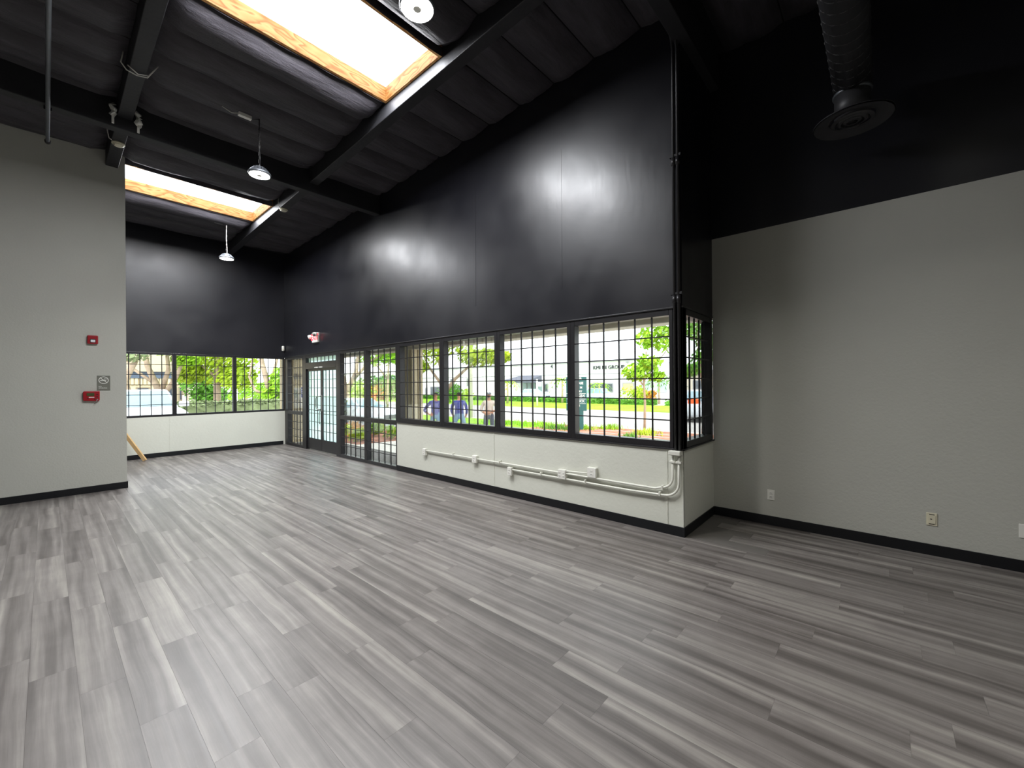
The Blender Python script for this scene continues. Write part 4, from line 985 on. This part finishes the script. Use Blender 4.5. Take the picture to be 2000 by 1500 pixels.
# ---- green monument sign
sp = on_y(1126, 790, 15.5); gs = tag(empty('green_lease_sign', (sp.x, 15.5, bedz(15.5)), R(18)), 'tall dark green leasing sign with white lettering', 'sign')
Zs = (sp - Vector((0, 0, CAM_H))).dot(W_); sh = lambda v: CAM_H + (749.8 - v) * Zs / F_PX - bedz(15.5)
zt_, zb_ = sh(736), sh(802); sw = .45
box('sign_panel', -sw, sw, -.05, .05, zb_, zt_, M['sign_green'], gs, .01)
box('sign_post', .12, .30, -.045, .045, 0, zb_, M['sign_green'], gs); box('sign_post', -.40, -.26, -.045, .045, 0, zb_, M['sign_green'], gs)
for body, v, s_ in (('AVAILABLE', 739, .11), ('FOR LEASE', 748.5, .14), ('60 M', 757, .13), ('STRY', 764.5, .11), ('5-2254', 773, .17), ('ERRICK', 783.5, .14), ('2', 792, .12), ('GROUP', 800, .10)):
    if body == 'AVAILABLE': body = 'FOR'
    if body == 'FOR LEASE': body = 'LEASE'
    if body == 'GROUP': continue
    text('sign_letters', body, s_, M['sign_white'], (.14, -.052, sh(v)), (R(90), 0, 0), gs, .002, bold=.004)
for v in (768.5, 779, 788): box('divider_line', -sw + .02, sw - .02, -.053, -.05, sh(v) - .008, sh(v) + .008, M['sign_white'], gs)
# lamp post
lp = tag(empty('street_lamp_post', gp(919.5, 26)), 'pale concrete street lamp post between two men', 'lamp post')
MB().tube([(0, 0, 0), (0, 0, 4), (0, 0, 7.5)], [.13, .11, .085], 12).build('pole', M['pole'], lp); box('meter_box', -.28, -.1, -.1, .1, 2.0, 2.5, M['stripe'], lp)
MB().tube([(0, 0, 7.4), (.6, -.3, 7.7), (1.4, -.6, 7.75)], [.05, .04, .04], 8).build('lamp_arm', M['pole'], lp)
pp = tag(empty('sign_pole', gp(1049, 40)), 'thin white pole on the lawn before the entrance', 'pole'); MB().tube([(0, 0, 0), (0, 0, 2.6)], .09, 8).build('pole_tube', M['fence'], pp); box('pole_sign', .1, .5, -.03, .03, 1.9, 2.3, M['fence'], pp)
# orange barrels
def barrel(u, Z, label):
    e = tag(empty('traffic_barrel', gp(u, Z)), label, 'barrel', 'orange traffic barrels'); MB().lathe([(.36, 0), (.36, .12), (.3, .14), (.27, 1.0), (.2, 1.04)], 16).build('barrel_body', M['orange'], e)
    for z in (.35, .65): MB().lathe([(.298 - .03 * z, z), (.296 - .03 * z, z + .14)], 16).build('reflective_band', M['fence'], e)
barrel(730, 54, 'left orange traffic barrel across the street'); barrel(746, 62, 'right orange traffic barrel before the big bush')
# white fence posts beyond the far trees
ff = tag(empty('white_fence', (-38, on_x(400, 770, -38).y, GZ)), 'white gate structure below the dense far tree', 'fence')
for i, y in enumerate((-1.2, -.4, .9, 2.0)): box('fence_post', -.1, .1, y - .12, y + .12, 0, 1.5 + .5 * (i % 2), M['fence'], ff)
MB().tube([(0, .6, .4), (0, 2.0, 2.4)], .08, 6).build('fence_brace', M['fence'], ff); box('fence_rail', -.05, .05, -1.2, 2.0, .9, 1.05, M['fence'], ff)

# ---- vehicles
def car(loc, rz, paint, label, L=4.5, W=1.84, H=1.5, truck=False, tall=1):
    e = tag(empty('pickup_truck' if truck else 'parked_car', loc, rz), label, 'truck' if truck else 'car', 'vehicles outside'); hw = W / 2; e.scale = (1, 1, tall)
    # body sections along x (front = +x): (x, half width, z bottom, z shoulder)
    sec = [(L / 2, hw * .80, .42, .66), (L / 2 - .12, hw * .92, .30, .80), (L / 2 - .55, hw, .24, .93), (L / 2 - 1.2, hw, .22, 1.0), (0, hw, .22, 1.0), (-L / 2 + .9, hw, .24, 1.02), (-L / 2 + .2, hw * .95, .3, 1.0), (-L / 2, hw * .85, .42, .85)]
    vs = []; fs = []
    for x, w, zb2, zs in sec:
        vs += [(x, -w * .94, zb2), (x, -w, (zb2 + zs) / 2), (x, -w * .96, zs - .06), (x, -w * .82, zs), (x, w * .82, zs), (x, w * .96, zs - .06), (x, w, (zb2 + zs) / 2), (x, w * .94, zb2)]
    for i in range(len(sec) - 1):
        for k in range(8): a = i * 8 + k; b = i * 8 + (k + 1) % 8; fs.append((a, b, b + 8, a + 8))
    fs += [tuple(range(8)), tuple((len(sec) - 1) * 8 + k for k in range(8))]
    MB().add(vs, fs, True).build('body', M[paint], e)
    # cabin
    xf, xr = L / 2 - 1.25, (-L / 2 + .35 if not truck else -.4); tf, tr_ = xf - .75, (xr + .55 if not truck else xr + .15)
    a, b = hw * .86, hw * .68; z0, z1 = .98, H
    cab = [(xf, -a, z0), (xf, a, z0), (xr, a, z0), (xr, -a, z0), (tf, -b, z1), (tf, b, z1), (tr_, b, z1), (tr_, -b, z1)]
    MB().add(cab, [(0, 1, 5, 4), (1, 2, 6, 5), (2, 3, 7, 6), (3, 0, 4, 7), (4, 5, 6, 7)]).build('cabin', M[paint], e, .05, 3)
    C = [Vector(q) for q in cab]
    def quad(name, p0, p1, p2, p3, mu, mv, off):
        n_ = (p1 - p0).cross(p3 - p0).normalized() * off
        f = lambda s_, t: (p0 * (1 - s_) + p1 * s_) * (1 - t) + (p3 * (1 - s_) + p2 * s_) * t + n_
        ps = [f(mu, mv), f(1 - mu, mv), f(1 - mu, 1 - mv), f(mu, 1 - mv)]; qs = [p - n_ * .8 for p in ps]
        MB().add(ps + qs, [(0, 1, 2, 3), (7, 6, 5, 4), (0, 4, 5, 1), (1, 5, 6, 2), (2, 6, 7, 3), (3, 7, 4, 0)]).build(name, M['car_glass'], e)
    quad('windscreen', C[0], C[1], C[5], C[4], .05, .1, .012); quad('rear_window', C[2], C[3], C[7], C[6], .08, .12, .012)
    mid = lambda p, q: (p + q) / 2
    for i0, i1, i5, i4 in ((1, 2, 6, 5), (3, 0, 4, 7)):
        quad('side_window', C[i0], mid(C[i0], C[i1]), mid(C[i5], C[i4]) if False else mid(C[i4], C[i5]), C[i4] if False else C[i4], .06, .15, .012) if False else None
        P0, P1, P2, P3 = C[i0], C[i1], C[i5], C[i4]
        quad('side_window', P0, mid(P0, P1), mid(P3, P2), P3, .08, .14, .012); quad('side_window', mid(P0, P1), P1, P2, mid(P3, P2), .06, .14, .012)
    for sx in (1, -1):
        for sy in (1, -1):
            w = MB().lathe([(.2, -.1), (.31, -.1), (.33, -.06), (.33, .06), (.31, .1), (.2, .1)], 20, (0, 0, 0), 'y').build('wheel', M['tyre'], e); w.location = (sx * (L / 2 - .85), sy * (hw - .1), .33)
            MB().lathe([(.2, -.105), (.2, .105), (.05, .11)], 14, (0, 0, 0), 'y').build('rim', M['rim'], w)
    box('grille', L / 2 - .12, L / 2 + .012, -hw * .5, hw * .5, .50, .70, M['car_dark'], e, .02); box('bumper_intake', L / 2 - .15, L / 2 + .01, -hw * .62, hw * .62, .30, .44, M['car_dark'], e, .02)
    for sy in (1, -1):
        box('headlight', L / 2 - .34, L / 2 - .06, min(sy * hw * .55, sy * hw * .88), max(sy * hw * .55, sy * hw * .88), .70, .82, M['clear'], e, .03)
        box('mirror', xf - .35, xf - .2, min(sy * hw * .9, sy * (hw + .16)), max(sy * hw * .9, sy * (hw + .16)), 1.0, 1.14, M[paint], e, .03)
    if truck:
        for sy in (1, -1):
            for x in (-L / 2 + .1, -.5): MB().tube([(x, sy * hw * .85, 1.0), (x, sy * hw * .85, 1.9)], .03, 6).build('rack_post', M['car_dark'], e)
            MB().tube([(-L / 2, sy * hw * .85, 1.9), (1.2, sy * hw * .85, 1.9)], .03, 6).build('rack_rail', M['car_dark'], e)
        box('tool_box', -L / 2 + .3, -L / 2 + .8, -hw * .3, hw * .3, .95, 1.25, M['orange'], e, .03)
SUVY = 1.95
car((-17.6, SUVY, -.15), 0, 'car_white', 'white car parked nose-in outside the far windows', 4.7, 1.95, 1.46, tall=1.18)
q = gp(700, 21); car((q.x, q.y, GZ), R(12), 'car_silver', 'silver car parked beyond the sidelights', 4.6, 1.82, 1.46)
q = gp(1212, 52); car((q.x, 41.3, GZ), R(180), 'car_teal', 'pale teal car parked before the dark wide window', 4.4, 1.8, 1.62)
q = gp(1083, 56); car((q.x, 41.3, GZ), 0, 'car_teal', 'pale blue car parked right of the entrance glass', 4.2, 1.8, 1.5)
q = gp(1366, 24); car((q.x, q.y, GZ), R(100), 'car_silver', 'silver pickup with ladder rack seen through the return window', 5.2, 1.9, 1.7, True)
q = gp(496, 60); car((q.x, q.y, GZ), R(40), 'car_white', 'distant white car below the blue hill', 4.4, 1.8, 1.5)

# ---- people
def person(loc, rz, label, J, cols, cap=None, back=False, height=1.72):
    """J: joints in metres; cols: material keys (top, bottom)"""
    e = tag(empty('person', loc, rz), label, 'person', 'men standing outside')
    V = []; E = []; RAD = []; REG = []
    def chain(pts, rads, reg, start=None):
        prev = start
        for p, r in zip(pts, rads):
            V.append(p); RAD.append(r); REG.append(reg); i = len(V) - 1
            if prev is not None: E.append((prev, i))
            prev = i
        return prev
    sp_ = chain([(0, 0, .93), (0, .0, 1.06), (0, .01, 1.22), (0, .01, 1.38), (0, .01, 1.46)], [(.165, .125), (.15, .115), (.165, .12), (.165, .11), (.075, .07)], 0)
    nk = chain([(0, 0, 1.53)], [(.055, .055)], 2, sp_)
    chain([(0, -.01, 1.59), (0, -.015, 1.65), (0, -.01, 1.70)], [(.07, .085), (.078, .095), (.06, .07)], 2, nk)
    for side_ in ('L', 'R'):
        s_ = -1 if side_ == 'L' else 1
        sh_, el, wr, hd = J['arm' + side_]
        st_ = chain([(s_ * .16, .01, 1.40)], [(.075, .075)], 0, 3)
        a1 = chain([sh_, tuple((Vector(sh_) + Vector(el)) / 2), el], [.062, .055, .047], 0, st_)
        a2 = chain([tuple((Vector(el) + Vector(wr)) / 2)], [.045], 0 if J.get('sleeve', 1) else 2, a1)
        a3 = chain([wr, hd], [(.032, .028), (.04, .022)], 2, a2)
        hp_, kn, an, toe = J['leg' + side_]
        l1 = chain([hp_, tuple((Vector(hp_) * .5 + Vector(kn) * .5)), kn, tuple((Vector(kn) * .45 + Vector(an) * .55)), an], [.10, .088, .065, .06, .048], 1, 0)
        chain([(an[0], an[1], .045), toe], [(.045, .045), (.042, .03)], 3, l1)
    me = bpy.data.meshes.new('body'); me.from_pydata(V, E, []); o = new_obj('body', me, None, None)
    o.modifiers.new('skin', 'SKIN').use_smooth_shade = True
    for i, sv in enumerate(me.skin_vertices[0].data):
        r = RAD[i]; sv.radius = r if isinstance(r, tuple) else (r, r); sv.use_root = (i == 0)
    o.modifiers.new('sub', 'SUBSURF').levels = 1; o.modifiers['sub'].render_levels = 1
    dg = bpy.context.evaluated_depsgraph_get(); me2 = bpy.data.meshes.new_from_object(o.evaluated_get(dg)); bpy.data.objects.remove(o)
    me2.name = 'body'; me2.materials.clear()
    for kx in (cols[0], cols[1], 'skin', 'shoe'): me2.materials.append(M[kx])
    VV = [Vector(v) for v in V]
    segs = [(VV[a], VV[b], REG[b]) for a, b in E]
    for p in me2.polygons:
        c = p.center; best = 9; reg = 0
        for a, b, g in segs:
            ab = b - a; t = max(0, min(1, (c - a).dot(ab) / max(ab.length_squared, 1e-9))); dd = (a + ab * t - c).length
            if dd < best: best = dd; reg = g
        if reg == 0 and c.z < .97 and abs(c.x) < .2: reg = 1
        p.material_index = reg; p.use_smooth = True
    body = new_obj('body', me2, None, e)
    # hands: five tapered fingers
    for side_ in ('L', 'R'):
        wr, hd = Vector(J['arm' + side_][2]), Vector(J['arm' + side_][3]); d = (hd - wr).normalized(); sx = d.orthogonal().normalized(); sy = d.cross(sx); hb = MB()
        for k, (off, ln) in enumerate(((-.03, .06), (-.012, .075), (.008, .08), (.026, .07))):
            b = hd + sx * off; hb.tube([b, b + d * ln * .55 + sy * .006, b + d * ln + sy * .022], [.0095, .009, .006], 6)
        hb.tube([wr + sx * .03 + d * .03, wr + sx * .055 + d * .07, wr + sx * .055 + d * .10], [.011, .0105, .007], 6); hb.build('fingers', M['skin'], e)
    # face, ears, hair
    f = -1
    fb = MB(); fb.add([(-.014, -.098, 1.63), (.014, -.098, 1.63), (0, -.125, 1.632), (0, -.10, 1.672)], [(0, 1, 2), (0, 2, 3), (1, 3, 2), (0, 3, 1)]); fb.build('nose', M['skin'], e)
    for s_ in (-1, 1):
        MB().lathe([(.011, -.004), (.011, .004)], 8, (s_ * .03, -.098, 1.665), 'y').build('eye', M['eye'], e)
        MB().lathe([(.014, -.008), (.022, 0), (.014, .008)], 8, (s_ * .078, .0, 1.645), 'x').build('ear', M['skin'], e)
    MB().box(-.022, .022, -.098, -.09, 1.606, 1.613).build('mouth', M['eye'], e)
    hv2 = MB(); prof = []
    cmat = M['hair'] if not cap else M[cap]
    for (r, h) in ((.078, 1.668), (.083, 1.69), (.078, 1.715), (.055, 1.738), (.012, 1.748)): prof.append((r, h))
    hv2.lathe(prof, 18, (0, .005, 0)); hh = hv2.build('cap' if cap else 'hair', cmat, e)
    for v in hh.data.vertices: v.co.y = v.co.y * 1.12 + (.012 if not cap else 0)
    if cap:
        MB().prism([(-.07, -.08), (.07, -.08), (.05, -.165), (0, -.18), (-.05, -.165)], 1.685, 1.697, 'z') if False else MB().add([(-.07, -.07, 1.69), (.07, -.07, 1.69), (.055, -.16, 1.68), (-.055, -.16, 1.68), (-.07, -.07, 1.702), (.07, -.07, 1.702), (.055, -.16, 1.69), (-.055, -.16, 1.69)], [(0, 1, 2, 3), (7, 6, 5, 4), (0, 3, 7, 4), (2, 1, 5, 6), (3, 2, 6, 7)]).build('cap_brim', cmat, e)
        MB().lathe([(.022, -.108), (.022, -.112)], 12, (0, 0, 1.722), 'y').build('cap_badge', M['sign_white'], e)
        MB().tube([(-.05, -.085, 1.60), (0, -.10, 1.585), (.05, -.085, 1.60)], [.02, .026, .02], 8).build('beard', M['hair'], e)
    e.scale = (height / 1.75,) * 3
    return e
face = math.atan2(W_.y, W_.x) - R(90)     # local -y looks back at the room
legs = {'legL': ((-.10, 0, .90), (-.12, -.02, .50), (-.14, .02, .09), (-.17, -.16, .03)), 'legR': ((.10, 0, .90), (.12, -.01, .50), (.13, .02, .09), (.16, -.16, .03))}
Zp = 14.2
g1 = -.32
person(gp(850, Zp, g1), face + R(8), 'man in slate-blue shirt and jeans with a hand on his hip', dict(legs, armL=((-.23, .01, 1.34), (-.40, .06, 1.13), (-.22, -.06, 1.00), (-.16, -.10, .97)), armR=((.22, .01, 1.33), (.29, .03, 1.10), (.27, -.03, .87), (.26, -.05, .78))), ('shirt_b', 'jeans'))
wide = {'legL': ((-.10, 0, .90), (-.20, 0, .50), (-.26, .02, .09), (-.28, -.16, .03)), 'legR': ((.10, 0, .90), (.22, -.06, .52), (.27, .02, .09), (.30, -.16, .03))}
person(gp(896.5, Zp, g1), face + R(180), 'man in navy shirt and faded jeans seen from behind, legs apart', dict(wide, armL=((-.22, .01, 1.33), (-.27, .02, 1.10), (-.22, -.10, .93), (-.18, -.16, .88)), armR=((.22, .01, 1.33), (.27, .02, 1.10), (.22, -.10, .93), (.18, -.16, .88))), ('shirt_n', 'jeans'))
person(gp(954.5, Zp - .3, g1), face, 'bearded man in dark cap and beige shirt, hands held at his belly', dict(legs, armL=((-.22, .01, 1.33), (-.27, .0, 1.12), (-.10, -.18, 1.04), (-.02, -.20, 1.03)), armR=((.22, .01, 1.33), (.29, .0, 1.14), (.14, -.19, 1.10), (.05, -.21, 1.08))), ('shirt_t', 'pants_g'), 'pants_g')
